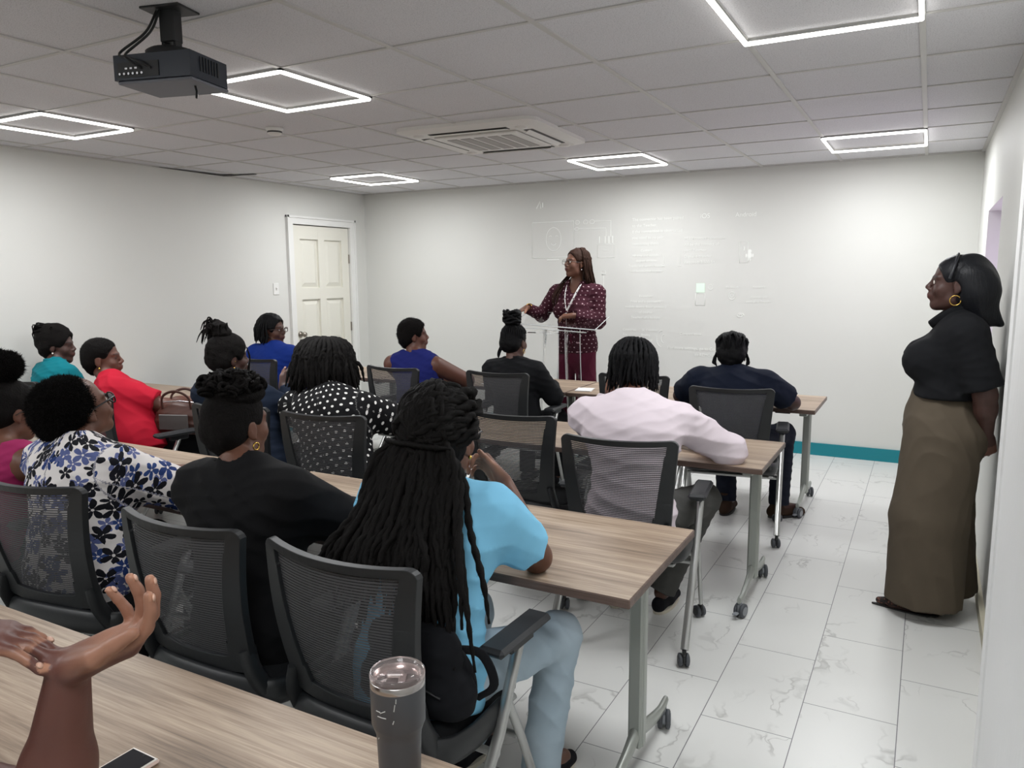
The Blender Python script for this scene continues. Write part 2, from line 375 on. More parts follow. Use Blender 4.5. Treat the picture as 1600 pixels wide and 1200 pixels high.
mb = MB(); mb.box((0, 0, 0), (.02, WY1-WY0-.02, WZ1-WZ0-.02)); mb.build('window_pane', 'violet', w1)
mb = MB()
for s_ in (-1, 1): mb.box((-.03, s_*(WY1-WY0-.06)/2, 0), (.04, .05, WZ1-WZ0-.01)); mb.box((-.03, 0, s_*(WZ1-WZ0-.06)/2), (.04, WY1-WY0-.02, .05))
mb.build('window_frame', 'white_gloss', w1)
mb = MB(); mb.box((.413, 1.9, HC/2-.004), (.40, 1.40, HC-.008), bev=.012); mb.box((.216, 2.545, HC/2-.004), (.016, .11, HC-.008), bev=.006); struct('pilaster_right', mb, 'pilaster').name = 'wall_right_pilaster'
mb = MB(); mb.box(((XL+XR)/2, YB-.008, .055), (XR-XL-.002, .016, .11)); struct('baseboard_back', mb, 'teal_baseboard')
mb = MB(); mb.box((XR-.012, (2.63+YB-.03)/2, .03), (.024, YB-.03-2.63, .06)); struct('baseboard_right', mb, 'bare_plaster')
mb = MB(); mb.box((XL+.008, (YF+DY0-.09)/2, .055), (.016, DY0-.09-YF, .11)); struct('baseboard_left', mb, 'teal_baseboard')

# door with six raised panels
mb = MB(); fw = .085
for y in (DY0-fw/2, DY1+fw/2):
    mb.box((XL+.011, y, (DZ+fw)/2), (.022, fw, DZ+fw)); mb.box((XL+.017, y + (-.03 if y < 6.5 else .03), (DZ+fw)/2), (.034, .022, DZ+fw))
mb.box((XL+.011, (DY0+DY1)/2, DZ+fw/2), (.022, DY1-DY0, fw)); mb.box((XL+.017, (DY0+DY1)/2, DZ+fw-.011), (.034, DY1-DY0+2*fw, .022))
struct('trim_1', mb, 'white_gloss')
dr = empty('door_1', (XL-.03, (DY0+DY1)/2, 0), kind='structure')
W, Hh = DY1-DY0-.012, DZ-.012
mb = MB(); st = .115; rows = [(.22, .76), (.90, 1.38), (1.50, 2.02)]
mb.box((-.018, 0, Hh/2+.004), (.02, W, Hh))
for y in (-W/2+st/2, 0, W/2-st/2): mb.box((.004, y, Hh/2+.004), (.03, st if y else .10, Hh))
zz = [.004, .22, .76, .90, 1.38, 1.50, 2.02, Hh+.004]
for a, b in ((0, 1), (2, 3), (4, 5), (6, 7)): mb.box((.0035, 0, (zz[a]+zz[b])/2), (.030, W, zz[b]-zz[a]))
mb.build('door_leaf', 'door_paint', dr)
for z0, z1 in rows:
    for sg in (-1, 1):
        y0 = sg*(.05+(W/2-st-.05)/2); pw = W/2-st-.05; mb = MB(); a, b = pw/2-.012, (z1-z0)/2-.012; a2, b2 = a-.045, b-.045; zc = (z0+z1)/2
        mb.add([(-.008, y0+i*a, zc+j*b) for i, j in ((-1, -1), (1, -1), (1, 1), (-1, 1))] + [(.010, y0+i*a2, zc+j*b2) for i, j in ((-1, -1), (1, -1), (1, 1), (-1, 1))],
               [(0, 1, 5, 4), (1, 2, 6, 5), (2, 3, 7, 6), (3, 0, 4, 7), (4, 5, 6, 7), (3, 2, 1, 0)]); mb.build('door_panel', 'door_paint', dr)
Ry = Matrix.Rotation(math.pi/2, 3, 'Y')
mb = MB(); mb.lathe([(0, 0), (.033, 0), (.033, .008), (.014, .012), (.012, .035), (.024, .045), (.029, .06), (.024, .075), (0, .08)], (.02, -W/2+.065, 1.01), 20, R=Ry); mb.build('door_knob', 'brushed_metal', dr)
for z in (1.82, 1.05, .3): mb = MB(); mb.tube([(.025, W/2-.002, z-.05), (.025, W/2-.002, z+.05)], .008, 8); mb.build('hinge', 'brushed_metal', dr)

def plate(name, label, c, ax, kind_):
    r_ = empty(name, c, label=label, cat='wall switch' if kind_ == 's' else 'socket'); mb = MB(); d = (.008, .075, .12)
    mb.box((0, 0, 0), d, bev=.003); mb.build('face_plate', 'white_gloss', r_); s_ = 1 if ax > 0 else -1; mb = MB()
    if kind_ == 's': mb.box((s_*.006, 0, 0), (.012, .012, .026), bev=.002, R=Matrix.Rotation(.3, 3, 'Y')); mb.build('toggle', 'white_plastic', r_)
    elif kind_ == 'o':
        for z in (-.028, .028): mb.box((s_*.0045, 0, z), (.003, .034, .030), bev=.001)
        mb.build('outlet_insert', 'grille_grey', r_)
    return r_
plate('light_switch', 'white toggle light switch on the wall left of the door', (XL+.004, 5.76, 1.5), 1, 's')
plate('power_socket', 'white socket on the right wall behind the leaning woman in olive trousers', (XR-.004, 3.76, .50), -1, 'o')
plate('wall_socket', 'white socket low on the left wall beside the door frame, partly behind royal blue shirt', (XL+.004, 5.80, 1.05), 1, 'o')

# LED square lights set in the ceiling grid
def led(x0, x1, y0, y1, label):
    r_ = empty('led_square_light', ((x0+x1)/2, (y0+y1)/2, HC-.008), label=label, cat='ceiling light', group='square LED ceiling lights')
    hx, hy = (x1-x0)/2, (y1-y0)/2
    for a, b in (((-hx, -hy), (hx, -hy)), ((hx, -hy), (hx, hy)), ((hx, hy), (-hx, hy)), ((-hx, hy), (-hx, -hy))):
        mb = MB(); mb.tube([(a[0], a[1], -.012), (b[0], b[1], -.012)], .0085, 10); mb.build('light_tube', 'led', r_)
        mb = MB(); mb.box(((a[0]+b[0])/2, (a[1]+b[1])/2, 0), (abs(a[0]-b[0])+.02, abs(a[1]-b[1])+.02, .01)); mb.build('tube_housing', 'led_housing', r_)
    ld = bpy.data.lights.new('led_light', 'AREA'); ld.shape = 'SQUARE'; ld.size = 2*hx; ld.energy = PANEL_W; ld.color = (.97, .985, 1)
    lo = bpy.data.objects.new('led_light', ld); COL.objects.link(lo); lo.parent = r_; lo.location = (0, 0, -.035)
    return r_
y0a, y1a, y0b, y1b = LY[9], LY[10], LY[14], LY[15]
led(-.72, -.085, 2.70, 3.335, 'largest square LED light in view, at the top right above the aisle')
led(-3.25, -2.66, 2.70, 3.335, 'square LED light just right of the black projector')
led(-5.08, -4.49, 2.68, 3.25, 'square LED light at the far left of the photo, over the left wall')
led(-5.08, -4.49, 5.75, 6.34, 'square LED light near the far left corner above the door')
led(-2.66, -2.03, 5.875, 6.51, 'square LED light near the back wall above the speaker, right of the air conditioner')
led(-.72, -.085, 5.875, 6.54, 'square LED light near the back wall at right, above the standing woman')
for x0, x1 in ((-5.08, -4.49), (-3.25, -2.66), (-.72, -.085)): led(x0, x1, -.475, .16, 'square LED light over the rear seats, '+('left', 'middle', 'right')[[-5.08, -3.25, -.72].index(x0)]+' one')

# cassette air conditioner
ac = empty('ceiling_air_conditioner', (-2.66, 4.66, HC), .06, label='white square cassette air conditioner in the middle of the ceiling', cat='air conditioner')
mb = MB(); A = .50
rr = []
for cx, cy, a0 in ((A-.09, A-.09, 0), (-A+.09, A-.09, 90), (-A+.09, -A+.09, 180), (A-.09, -A+.09, 270)):
    for k in range(7): a = math.radians(a0+15*k); rr.append((cx+.09*math.cos(a), cy+.09*math.sin(a)))
n = len(rr); vs = [(x, y, 0) for x, y in rr] + [(x, y, -.022) for x, y in rr] + [(x*.88, y*.88, -.040) for x, y in rr] + [(x*.6, y*.6, -.040) for x, y in rr]
fs = [(k*n+i, k*n+(i+1) % n, (k+1)*n+(i+1) % n, (k+1)*n+i) for k in range(3) for i in range(n)] + [tuple(range(3*n, 4*n))]
mb.add(vs, fs); mb.build('casing', 'white_plastic', ac)
for k in range(4):
    R_ = RZ(k*math.pi/2); mb = MB(); mb.box(R_ @ Vector((0, .375, -.0405)), (.56, .062, .004), R=R_); o = mb.build('air_slot', 'vent_dark', ac)
    mb = MB(); mb.box(R_ @ Vector((0, .372, -.046)), (.54, .052, .004), R=R_ @ Matrix.Rotation(.5 if k in (0, 3) else -.15, 3, 'X')); mb.build('louver', 'white_plastic', ac)
    mb = MB(); a = math.pi/4+k*math.pi/2; mb.lathe([(.0, -.052), (.035, -.050), (.04, -.040)], (.52*math.cos(a), .52*math.sin(a), 0), 16); mb.build('corner_cap', 'white_plastic', ac)
mb = MB(); mb.box((0, 0, -.046), (.60, .60, .014), bev=.006); mb.build('grille_panel', 'white_plastic', ac)
for k in range(5): mb = MB(); mb.box((-.20+.1*k, 0, -.0545), (.072, .46, .004), R=RZ(0)); mb.build('grille_insert', 'grille_grey', ac)

sd = empty('smoke_detector', (-3.75, 3.73, HC), label='small round white smoke detector on the ceiling', cat='smoke detector')
mb = MB(); mb.lathe([(0, 0), (.055, 0), (.055, -.012), (.046, -.02), (.044, -.036), (.03, -.046), (0, -.048)], (0, 0, 0), 24); mb.build('detector_body', 'white_plastic', sd)
mb = MB(); mb.lathe([(.046, -.022), (.0465, -.028), (.0455, -.032)], (0, 0, 0), 24); mb.build('sensor_slot', 'vent_dark', sd)

# projector hanging from the ceiling
pj = empty('ceiling_projector', (-2.44, 1.95, HC), math.radians(14), label='black projector hanging from the ceiling on a short mount', cat='projector')
mb = MB(); mb.box((0, 0, -.004), (.16, .12, .008), bev=.002); mb.box((0, 0, -.06), (.06, .05, .11), bev=.004)
for s_ in (-1, 1): mb.box((s_*.024, 0, -.125), (.010, .035, .06))
mb.lathe([(0, -.14), (.075, -.14), (.09, -.15), (.09, -.165)], (0, 0, 0), 24); mb.build('ceiling_mount', 'dark_plastic', pj)
ZP = -.215
mb = MB(); a, b = .155, .115
mb.prism([(-a, -b, ZP-.045), (a, -b, ZP-.045), (a, b*.8, ZP-.045), (a*.8, b, ZP-.045), (-a*.8, b, ZP-.045), (-a, b*.8, ZP-.045)], (0, 0, .085))
mb.box((.06, .03, ZP+.043), (.13, .11, .018), bev=.008); mb.box((-.06, .02, ZP+.041), (.12, .13, .012), bev=.006); mb.build('projector_body', 'navy_black_plastic', pj)
mb = MB(); mb.box((0, 0, ZP-.050), (2*a*.97, 2*b*.93, .012), bev=.004); mb.build('bottom_cover', 'projector_base', pj)
mb = MB(); mb.lathe([(.038, 0), (.04, .02), (.03, .022), (.028, .005), (0, .003)], (-.05, b, ZP), 20, R=Matrix.Rotation(-math.pi/2, 3, 'X')); mb.build('lens_barrel', 'dark_plastic', pj)
mb = MB(); mb.box((-.055, -b-.001, ZP-.012), (.17, .004, .05)); mb.build('port_panel', 'dark_plastic', pj)
for k in range(6): mb = MB(); mb.tube([(-.125+.018*k, -b-.003, ZP-.026), (-.125+.018*k, -b-.009, ZP-.026)], .0042, 8); mb.build('port', 'silver', pj)
for k in range(3): mb = MB(); mb.box((-.10+.02*k, -b-.004, ZP-.008), (.010, .004, .006)); mb.build('port', 'silver', pj)
mb = MB()
for k in range(7): mb.box((a+.001, -.06+.016*k, ZP+.005), (.004, .006, .05))
mb.build('side_vent', 'dark_plastic', pj)
mb = MB()
for k in (0, 1): mb.tube(catmull([(-.02-.01*k, -.03, -.01), (-.04-.02*k, -.06, -.09), (-.11-.03*k, -.10, ZP+.05), (-.07+.02*k, -b-.03, ZP+.015), (-.04+.04*k, -b-.004, ZP-.01)], 6), .0045, 8)
mb.build('cable', 'dark_plastic', pj)
mb = MB(); mb.tube([(.10, -.02, ZP-.055), (.105, -.02, ZP-.075), (.11, -.03, ZP-.10)], .004, 8); mb.build('foot_strap', 'dark_plastic', pj)

# ------------------------------------------------------------------ tables
def caster(parent, c, rz, locks=False, hub='caster_hub', R=.032):
    k = MB(); Rt = RZ(rz)
    for s_ in (-1, 1): k.lathe([(0, -.009), (R*.8, -.009), (R, -.005), (R, .005), (R*.8, .009), (0, .009)], Vector(c)+Rt @ Vector((s_*.014, .012, R)), 20, R=Rt @ Matrix.Rotation(math.pi/2, 3, 'Y'))
    o = k.build('caster_wheel', 'caster_rubber', parent)
    k = MB(); k.tube([Vector(c)+Rt @ Vector((-.0245, .012, R)), Vector(c)+Rt @ Vector((.0245, .012, R))], R*.62, 16)
    k.box(Vector(c)+Rt @ Vector((0, .004, R+.012)), (.012, .035, R*1.3), R=Rt, bev=.003); k.tube([Vector(c)+Vector((0, 0, R)), Vector(c)+Vector((0, 0, R*2+.022))], .009, 10)
    if locks: k.box(Vector(c)+Rt @ Vector((0, -.035, R*.9)), (.022, .03, .008), R=Rt, bev=.002)
    k.build('caster_hub', hub, o); return o
def table(x1, y0, length, depth, label, group, lock=True):
    r_ = empty('training_table', (x1-length/2, y0+depth/2, 0), label=label, cat='table', group=group); L2, D2 = length/2, depth/2
    k = MB(); k.box((0, 0, TZ-.0135), (length, depth, .027), mi=1, bev=.003)
    k.box((0, 0, TZ-.0005), (length-.008, depth-.008, .002), mi=0); k.build('tabletop', ['oak_laminate', 'oak_edge'], r_)
    for s_ in (-1, 1):
        lx = s_*(L2-.085); k = MB()
        k.box((lx, 0, .40), (.044, .062, .60), bev=.006); k.box((lx, 0, .40), (.052, .036, .60), bev=.006); k.box((lx, 0, TZ-.045), (.05, depth*.72, .03), bev=.004)
        for t_ in (-1, 1):
            pr = catmull([(lx, 0, .155), (lx, t_*D2*.30, .115), (lx, t_*D2*.72, .085), (lx, t_*D2*.96, .092)], 5)
            k.tube(pr, [.030, .030, .029, .028, .027, .026, .025, .024, .023, .022, .021, .02, .02, .019, .018, .016], 8, flat=(1.0, .62))
            if s_ > 0 or 1: pass
        o = k.build('leg', 'grey_powdercoat', r_)
        for t_ in (-1, 1): caster(o, (lx, t_*D2*.90, 0), 0.3*t_ + (0 if t_ < 0 else math.pi), lock, R=.034)
    k = MB(); k.box((0, .0, TZ-.05), (length-.24, .035, .035)); k.build('cross_beam', 'dark_plastic', r_)
    for s_ in (-1, 1): k = MB(); k.box((s_*(L2-.22), -D2*.55, TZ-.042), (.10, .05, .026), bev=.004); k.build('latch', 'dark_plastic', r_)
    return r_
G = {1: 'tables of the row in front of the camera', 2: 'tables of the second row', 3: 'tables of the third row', 4: 'tables of the front row by the speaker'}
table(-.60, .38, 1.77, .69, 'wood laminate table in the foreground under the grey tumbler', G[1])
table(-2.40, .38, 1.77, .69, 'wood laminate table at the lower left corner under the clapping hands', G[1])
table(-.665, 1.885, 1.77, .66, 'wood laminate table with the woman in light blue leaning her elbow on it', G[2])
table(-2.445, 1.885, 1.77, .66, 'wood laminate table in front of the floral blouse and the black sweater', G[2])
table(-4.225, 1.885, 1.6, .66, 'wood laminate table at the far left carrying the leopard bag', G[2])
table(-.615, 3.50, 1.77, .64, 'wood laminate table the man in the pale pink shirt leans on', G[3])
table(-2.395, 3.50, 1.77, .64, 'wood laminate table in front of the polka dot blouse', G[3])
table(-4.175, 3.50, 1.68, .64, 'wood laminate table with the brown handbag in front of the red shirt', G[3])
table(-.60, 5.20, 1.77, .66, 'wood laminate table in front of the man in the navy shirt', G[4])
table(-2.38, 5.20, 1.77, .66, 'wood laminate table between the two seated women and the clear lectern', G[4])
table(-4.16, 5.20, 1.68, .66, 'wood laminate table at the left end of the front row', G[4])

# ------------------------------------------------------------------ chairs
BW0, BW1, BZ0, BZ1 = .212, .248, .52, .955     # half widths and heights of the back
def back_y(z, u):                             # the back curves away from the sitter
    f = (z-BZ0)/(BZ1-BZ0); return -.225 - .085*f - .02*math.sin(math.pi*f) + (.030+.022*f)*(u*u) - .008
def make_chair():
    r_ = empty('mesh_back_chair', (0, 0, 0))
    def hw(z): f = (z-BZ0)/(BZ1-BZ0); return BW0 + (BW1-BW0)*f
    # frame: rounded outline ring swept with a flat profile
    pts = []; rc = .035
    def P(x, z): return Vector((x, back_y(z, x/.25), z+(.014*(x/.25)**2-.006)*max(0, (z-BZ0)/(BZ1-BZ0))**3))
    ol = []
    for k in range(9): ol.append((-hw(BZ0+.06) + 2*hw(BZ0+.06)*k/8, BZ0-.0))
    ring = []
    n = 14
    for k in range(n): z = BZ0+rc+(BZ1-BZ0-2*rc)*k/(n-1); ring.append((hw(z), z))
    for k in range(1, 5): a = k/5*math.pi/2; ring.append((hw(BZ1)-rc+rc*math.cos(a), BZ1-rc+rc*math.sin(a)))
    for k in range(n): ring.append((hw(BZ1)-rc-(2*(hw(BZ1)-rc))*k/(n-1), BZ1+.004*math.sin(math.pi*k/(n-1))))
    for k in range(1, 5): a = math.pi/2+k/5*math.pi/2; ring.append((-hw(BZ1)+rc+rc*math.cos(a), BZ1-rc+rc*math.sin(a)))
    for k in range(n): z = BZ1-rc-(BZ1-BZ0-2*rc)*k/(n-1); ring.append((-hw(z), z))
    for k in range(1, 5): a = math.pi+k/5*math.pi/2; ring.append((-hw(BZ0)+rc*1.0+rc*math.cos(a), BZ0+rc+rc*math.sin(a)))
    for k in range(n): ring.append((-hw(BZ0)+rc+(2*(hw(BZ0)-rc))*k/(n-1), BZ0-.012*math.sin(math.pi*k/(n-1))))
    for k in range(1, 5): a = -math.pi/2+k/5*math.pi/2; ring.append((hw(BZ0)-rc+rc*math.cos(a), BZ0+rc+rc*math.sin(a)))
    k = MB(); cz = (BZ0+BZ1)/2; m = len(ring); vs = []
    for x, z in ring:
        wid = .030 + .022*abs(x)/.25 if abs(z-BZ1) > .03 else .024
        wt = .024 if z > BZ1-.05 else (.052 if z < BZ0+.06 else .040)
        sx = (abs(x)-.040)/abs(x) if abs(x) > .05 else 1
        ix = x*max(0.0, 1-(.040/max(abs(x), .12))) ; iz = z-wt if z > BZ1-.06 else (z+wt if z < BZ0+.07 else z)
        ix = math.copysign(min(abs(x), hw(z)-.046-.030*(1-(z-BZ0)/(BZ1-BZ0))), x)
        o_, i_ = P(x, z), P(ix, iz)
        vs += [o_+Vector((0, -.012, 0)), o_+Vector((0, .012, 0)), i_+Vector((0, .008, 0)), i_+Vector((0, -.008, 0))]
    fs = [(i*4+a, i*4+(a+1) % 4, ((i+1) % m)*4+(a+1) % 4, ((i+1) % m)*4+a) for i in range(m) for a in range(4)]
    k.add(vs, fs, 0, False); fr = k.build('back_frame', 'black_plastic', r_); bv = fr.modifiers.new('rounding', 'BEVEL'); bv.width = .006; bv.segments = 2; bv.limit_method = 'ANGLE'; bv.angle_limit = .6
    k = MB()
    def mesh_pt(u, v): z = BZ0+.02+(BZ1-BZ0-.04)*v; x = (2*u-1)*(hw(z)-.03); return P(x, z)+Vector((0, .004, 0))
    k.grid(mesh_pt, 14, 14, uvf=lambda u, v: (u*.44, v*.40)); k.build('back_mesh', 'chair_mesh', r_)
    # lower yoke wraps around under the seat to the arms
    k = MB()
    yk = catmull([(-.262, .05, .455), (-.262, -.10, .452), (-.235, -.20, .463), (-.12, -.245, .478), (0, -.255, .482), (.12, -.245, .478), (.235, -.20, .463), (.262, -.10, .452), (.262, .05, .455)], 5)
    k.tube(yk, .040, 10, flat=(1.0, .38))
    for s_ in (-1, 1): k.tube(catmull([(s_*.20, -.235, .60), (s_*.215, -.232, .54), (s_*.228, -.20, .47)], 5), .030, 8, flat=(.5, 1.0))
    k.build('seat_yoke', 'black_plastic', r_)
    # seat cushion
    k = MB(); ns = 16
    def sq(a, e): c_, s1 = math.cos(a), math.sin(a); return math.copysign(abs(c_)**e, c_), math.copysign(abs(s1)**e, s1)
    prof = [(0, .425), (.9, .425), (.99, .44), (1.0, .46), (.985, .478), (.93, .49), (.6, .494), (0, .494)]; vs = []; nn = 40
    for f, z in prof:
        for i in range(nn): cx, cy = sq(2*math.pi*i/nn, .35); vs.append((cx*.238*f, .01+cy*.235*f, z-(.012 if cy > .8 else 0)*f))
    fs = [(j*nn+i, j*nn+(i+1) % nn, (j+1)*nn+(i+1) % nn, (j+1)*nn+i) for j in range(len(prof)-1) for i in range(nn)]; k.add(vs, fs, 0, True); k.build('seat', 'seat_fabric', r_)
    k = MB(); k.box((0, 0, .41), (.46, .40, .022), bev=.008)
    k.tube([(-.285, .0, .36), (.285, .0, .36)], .011, 10); k.tube([(-.285, .10, .36), (.285, .10, .36)], .010, 10); k.build('under_frame', 'silver_tube', r_)
    for s_ in (-1, 1):
        a = empty('arm_side', (0, 0, 0)); bpy.data.objects.remove(a)
        k = MB(); k.box((s_*.292, .085, .668), (.078, .27, .026), bev=.010); k.box((s_*.290, .10, .645), (.034, .12, .04), bev=.006); k.build('armrest', 'armpad_black', r_)
        k = MB(); k.tube([(s_*.290, .11, .65), (s_*.288, .0, .42), (s_*.288, -.26, .075)], .0135, 12, flat=(1.25, .8)); k.build('leg', 'silver_tube', r_)
        k = MB(); k.tube([(s_*.288, .04, .50), (s_*.288, .12, .34), (s_*.288, .235, .075)], .0125, 12, flat=(1.15, .8)); k.build('leg', 'silver_tube', r_)
        caster(r_, (s_*.288, -.265, 0), .3, hub='dark_plastic', R=.028); caster(r_, (s_*.288, .24, 0), .8, hub='dark_plastic', R=.028)
    return r_
CH = [  # x, y, deg, label
 (-1.215, 1.63, -2, 'black mesh chair behind the woman in light blue, its armrest next to her jeans'),
 (-1.80, 1.63, 0, 'black mesh chair behind the woman in the black sweater'),
 (-2.62, 1.66, 8, 'black mesh chair behind the floral blouse, at the left edge'),
 (-3.36, 1.62, 0, 'black mesh chair under the woman with the hair puff at the left edge'),
 (-1.12, 3.18, 7, 'black mesh chair behind the man in the pale pink shirt'),
 (-1.77, 3.48, 2, 'empty black mesh chair next to the raised hand of the woman in light blue'),
 (-2.62, 3.06, 8, 'black mesh chair with its back below the polka dot blouse'),
 (-3.22, 3.02, 8, 'black mesh chair of the woman with the high ponytail and dark shirt'),
 (-4.34, 3.03, -8, 'black mesh chair seen from the side behind the red shirt'),
 (-5.25, 3.12, -6, 'black mesh chair under the woman in teal by the left wall'),
 (-1.03, 4.80, 8, 'black mesh chair behind the man in the navy shirt'),
 (-1.72, 5.12, 2, 'empty black mesh chair partly hidden by the head of the man in pale pink'),
 (-2.62, 4.85, 2, 'black mesh chair behind the woman with the braided top bun'),
 (-3.45, 4.78, -3, 'black mesh chair behind the sleeveless deep blue top'),
 (-4.85, 4.78, -4, 'black mesh chair behind the royal blue shirt'),
]
proto = None
for i, (x, y, a, lb) in enumerate(CH):
    if proto is None: proto = make_chair(); c_ = proto
    else: c_ = copy_tree(proto)
    c_.location = (x, y, 0); c_.rotation_euler = (0, 0, math.radians(a)); meta(c_, lb, 'chair', 'mesh back nesting chairs in rows')

# ------------------------------------------------------------------ clear lectern
lc = empty('acrylic_lectern', (-2.80, 6.10, 0), math.radians(3), label='clear acrylic lectern in front of the speaker', cat='lectern')
mb = MB(); mb.prism([(-.40, -.20, 1.20), (.36, -.20, 1.16), (.36, .17, 1.25), (-.40, .17, 1.29)], (0, 0, .010)); mb.build('reading_shelf', 'acrylic', lc)
mb = MB()
e = [(-.40, -.20, 1.205), (.36, -.20, 1.165), (.36, .17, 1.255), (-.40, .17, 1.295)]
mb.tube(e + [e[0]], .004, 6); mb.tube([(-.30, -.19, 1.17), (.28, -.19, 1.14)], .004, 6); mb.build('shelf_edge', 'acrylic_edge', lc)
mb = MB(); mb.box((-.02, -.12, 1.13), (.46, .20, .008)); mb.build('inner_shelf', 'acrylic', lc)
def blade(xs, lab):
    mb = MB(); mb.grid(lambda u, v: Vector((xs[0]+(xs[1]-xs[0])*u + (.02 if xs[0] > 0 else -.02)*math.cos(v*math.pi), -.02-.08*math.sin(math.pi*u)*1, .03+1.12*v)), 8, 6); o = mb.build('support_panel', 'acrylic', lc)
    so = o.modifiers.new('thickness', 'SOLIDIFY'); so.thickness = .008
    mb = MB()
    for u in (0, 1): mb.tube([(xs[u] + (.02 if xs[0] > 0 else -.02)*math.cos(v/8*math.pi), -.02, .03+1.12*v/8) for v in range(9)], .0035, 6)
    mb.build('panel_edge', 'acrylic_edge', lc)
blade((-.20, -.06), 'l'); blade((.04, .18), 'r')
mb = MB(); mb.tube([(-.01, -.10, .03), (-.01, -.10, 1.14)], .004, 6); mb.build('centre_rod', 'acrylic_edge', lc)
mb = MB(); mb.box((0, 0, .014), (.52, .36, .028), bev=.006); mb.build('lectern_base', 'acrylic', lc)
# ------------------------------------------------------------------ smooth body modelling: distance fields turned into one continuous surface
def V(*a): return np.array(a, dtype=float)
def unit(a): a = np.asarray(a, float); return a/max(1e-9, np.linalg.norm(a))
def smin(a, b, k):
    if k <= 0: return np.minimum(a, b)
    h_ = np.clip(.5+.5*(b-a)/k, 0, 1); return b+(a-b)*h_-k*h_*(1-h_)
class Vol:
    def __init__(s): s.p = []
    def rc(s, a, b, ra, rb=None, k=.02, n=None, f=1.0, capa=None, capb=None, op='u'):
        # tapered limb from a to b; n,f: squashed by f along n; capa/capb: cut flat at that end
        a = np.asarray(a, float); b = np.asarray(b, float); rb = ra if rb is None else rb
        s.p.append(('rc', a, b, ra, rb, k, None if n is None else unit(n), f, capa, capb, op)); return s
    def ell(s, c, r, R=None, k=.02, op='u'):
        s.p.append(('el', np.asarray(c, float), np.asarray(r, float), np.eye(3) if R is None else np.asarray(R, float), k, op)); return s
    def bake(s, h_, fold=None, lo=None, hi=None):
        B = []
        for p in s.p:
            if p[0] == 'rc': r = max(p[3], p[4])/min(1, p[7]) if p[7] > 1 else max(p[3], p[4]); B.append((np.minimum(p[1], p[2])-r, np.maximum(p[1], p[2])+r, p[-1]))
            else: r = np.abs(p[3].T @ np.diag(p[2])).max(axis=1) if False else np.sqrt(((p[3].T*p[2])**2).sum(axis=1)); B.append((p[1]-r, p[1]+r, p[-1]))
        us = [b for b in B if b[2] == 'u']
        L = np.min([b[0] for b in us], axis=0)-.03; H_ = np.max([b[1] for b in us], axis=0)+.03
        if lo is not None: L = np.maximum(L, lo)
        if hi is not None: H_ = np.minimum(H_, hi)
        n = np.ceil((H_-L)/h_).astype(int)+1; D = np.full(n, .3, dtype=np.float32)
        for p, (bl, bh, op) in zip(s.p, B):
            k = p[5] if p[0] == 'rc' else p[4]; pad = k+3*h_
            i0 = np.clip(np.floor((bl-pad-L)/h_).astype(int), 0, n-1); i1 = np.clip(np.ceil((bh+pad-L)/h_).astype(int)+1, 1, n)
            if np.any(i1 <= i0): continue
            X = (L[0]+h_*np.arange(i0[0], i1[0]))[:, None, None]; Y = (L[1]+h_*np.arange(i0[1], i1[1]))[None, :, None]; Z = (L[2]+h_*np.arange(i0[2], i1[2]))[None, None, :]
            if p[0] == 'rc':
                _, a, b, ra, rb, k, nn, f, ca, cb, _ = p; ab = b-a; l2 = max(1e-9, ab @ ab)
                dx, dy, dz = X-a[0], Y-a[1], Z-a[2]
                tr = (dx*ab[0]+dy*ab[1]+dz*ab[2])/l2; t_ = np.clip(tr, 0, 1)
                qx, qy, qz = dx-t_*ab[0], dy-t_*ab[1], dz-t_*ab[2]; q2 = qx*qx+qy*qy+qz*qz
                if nn is not None:
                    qn = qx*nn[0]+qy*nn[1]+qz*nn[2]; q2 = q2-qn*qn+(qn/f)**2
                d = np.sqrt(np.maximum(q2, 1e-12))-(ra+(rb-ra)*t_)
                if nn is not None and f < 1: d = d*(.5+.5*f)
                ln = math.sqrt(l2)
                if cb: d = np.maximum(d, (tr-1)*ln)
                if ca: d = np.maximum(d, -tr*ln)
            else:
                _, c, r, R, k, _ = p; dx, dy, dz = X-c[0], Y-c[1], Z-c[2]
                u = [(R[i, 0]*dx+R[i, 1]*dy+R[i, 2]*dz) for i in range(3)]
                k0 = np.sqrt(sum((u[i]/r[i])**2 for i in range(3))); k1 = np.sqrt(sum((u[i]/r[i]**2)**2 for i in range(3)))
                d = k0*(k0-1)/np.maximum(k1, 1e-6)
            sl = tuple(slice(i0[i], i1[i]) for i in range(3)); cur = D[sl]
            if op == 'u': D[sl] = smin(cur, d.astype(np.float32), k)
            else: D[sl] = -smin(-cur, d.astype(np.float32), k)
        if fold is not None:
            idx = np.nonzero(np.abs(D) < .035); P = [L[i]+h_*idx[i] for i in range(3)]; D[idx] += fold(*P).astype(np.float32)
        for ax in range(3):                     # stay closed at the limits
            for e in (0, -1):
                sl = [slice(None)]*3; sl[ax] = e; D[tuple(sl)] = np.maximum(D[tuple(sl)], 1e-4)
        return nets(D, L, h_)
CORN = [(0, 0, 0), (1, 0, 0), (0, 1, 0), (1, 1, 0), (0, 0, 1), (1, 0, 1), (0, 1, 1), (1, 1, 1)]
EDG = [(0, 1), (2, 3), (4, 5), (6, 7), (0, 2), (1, 3), (4, 6), (5, 7), (0, 4), (1, 5), (2, 6), (3, 7)]
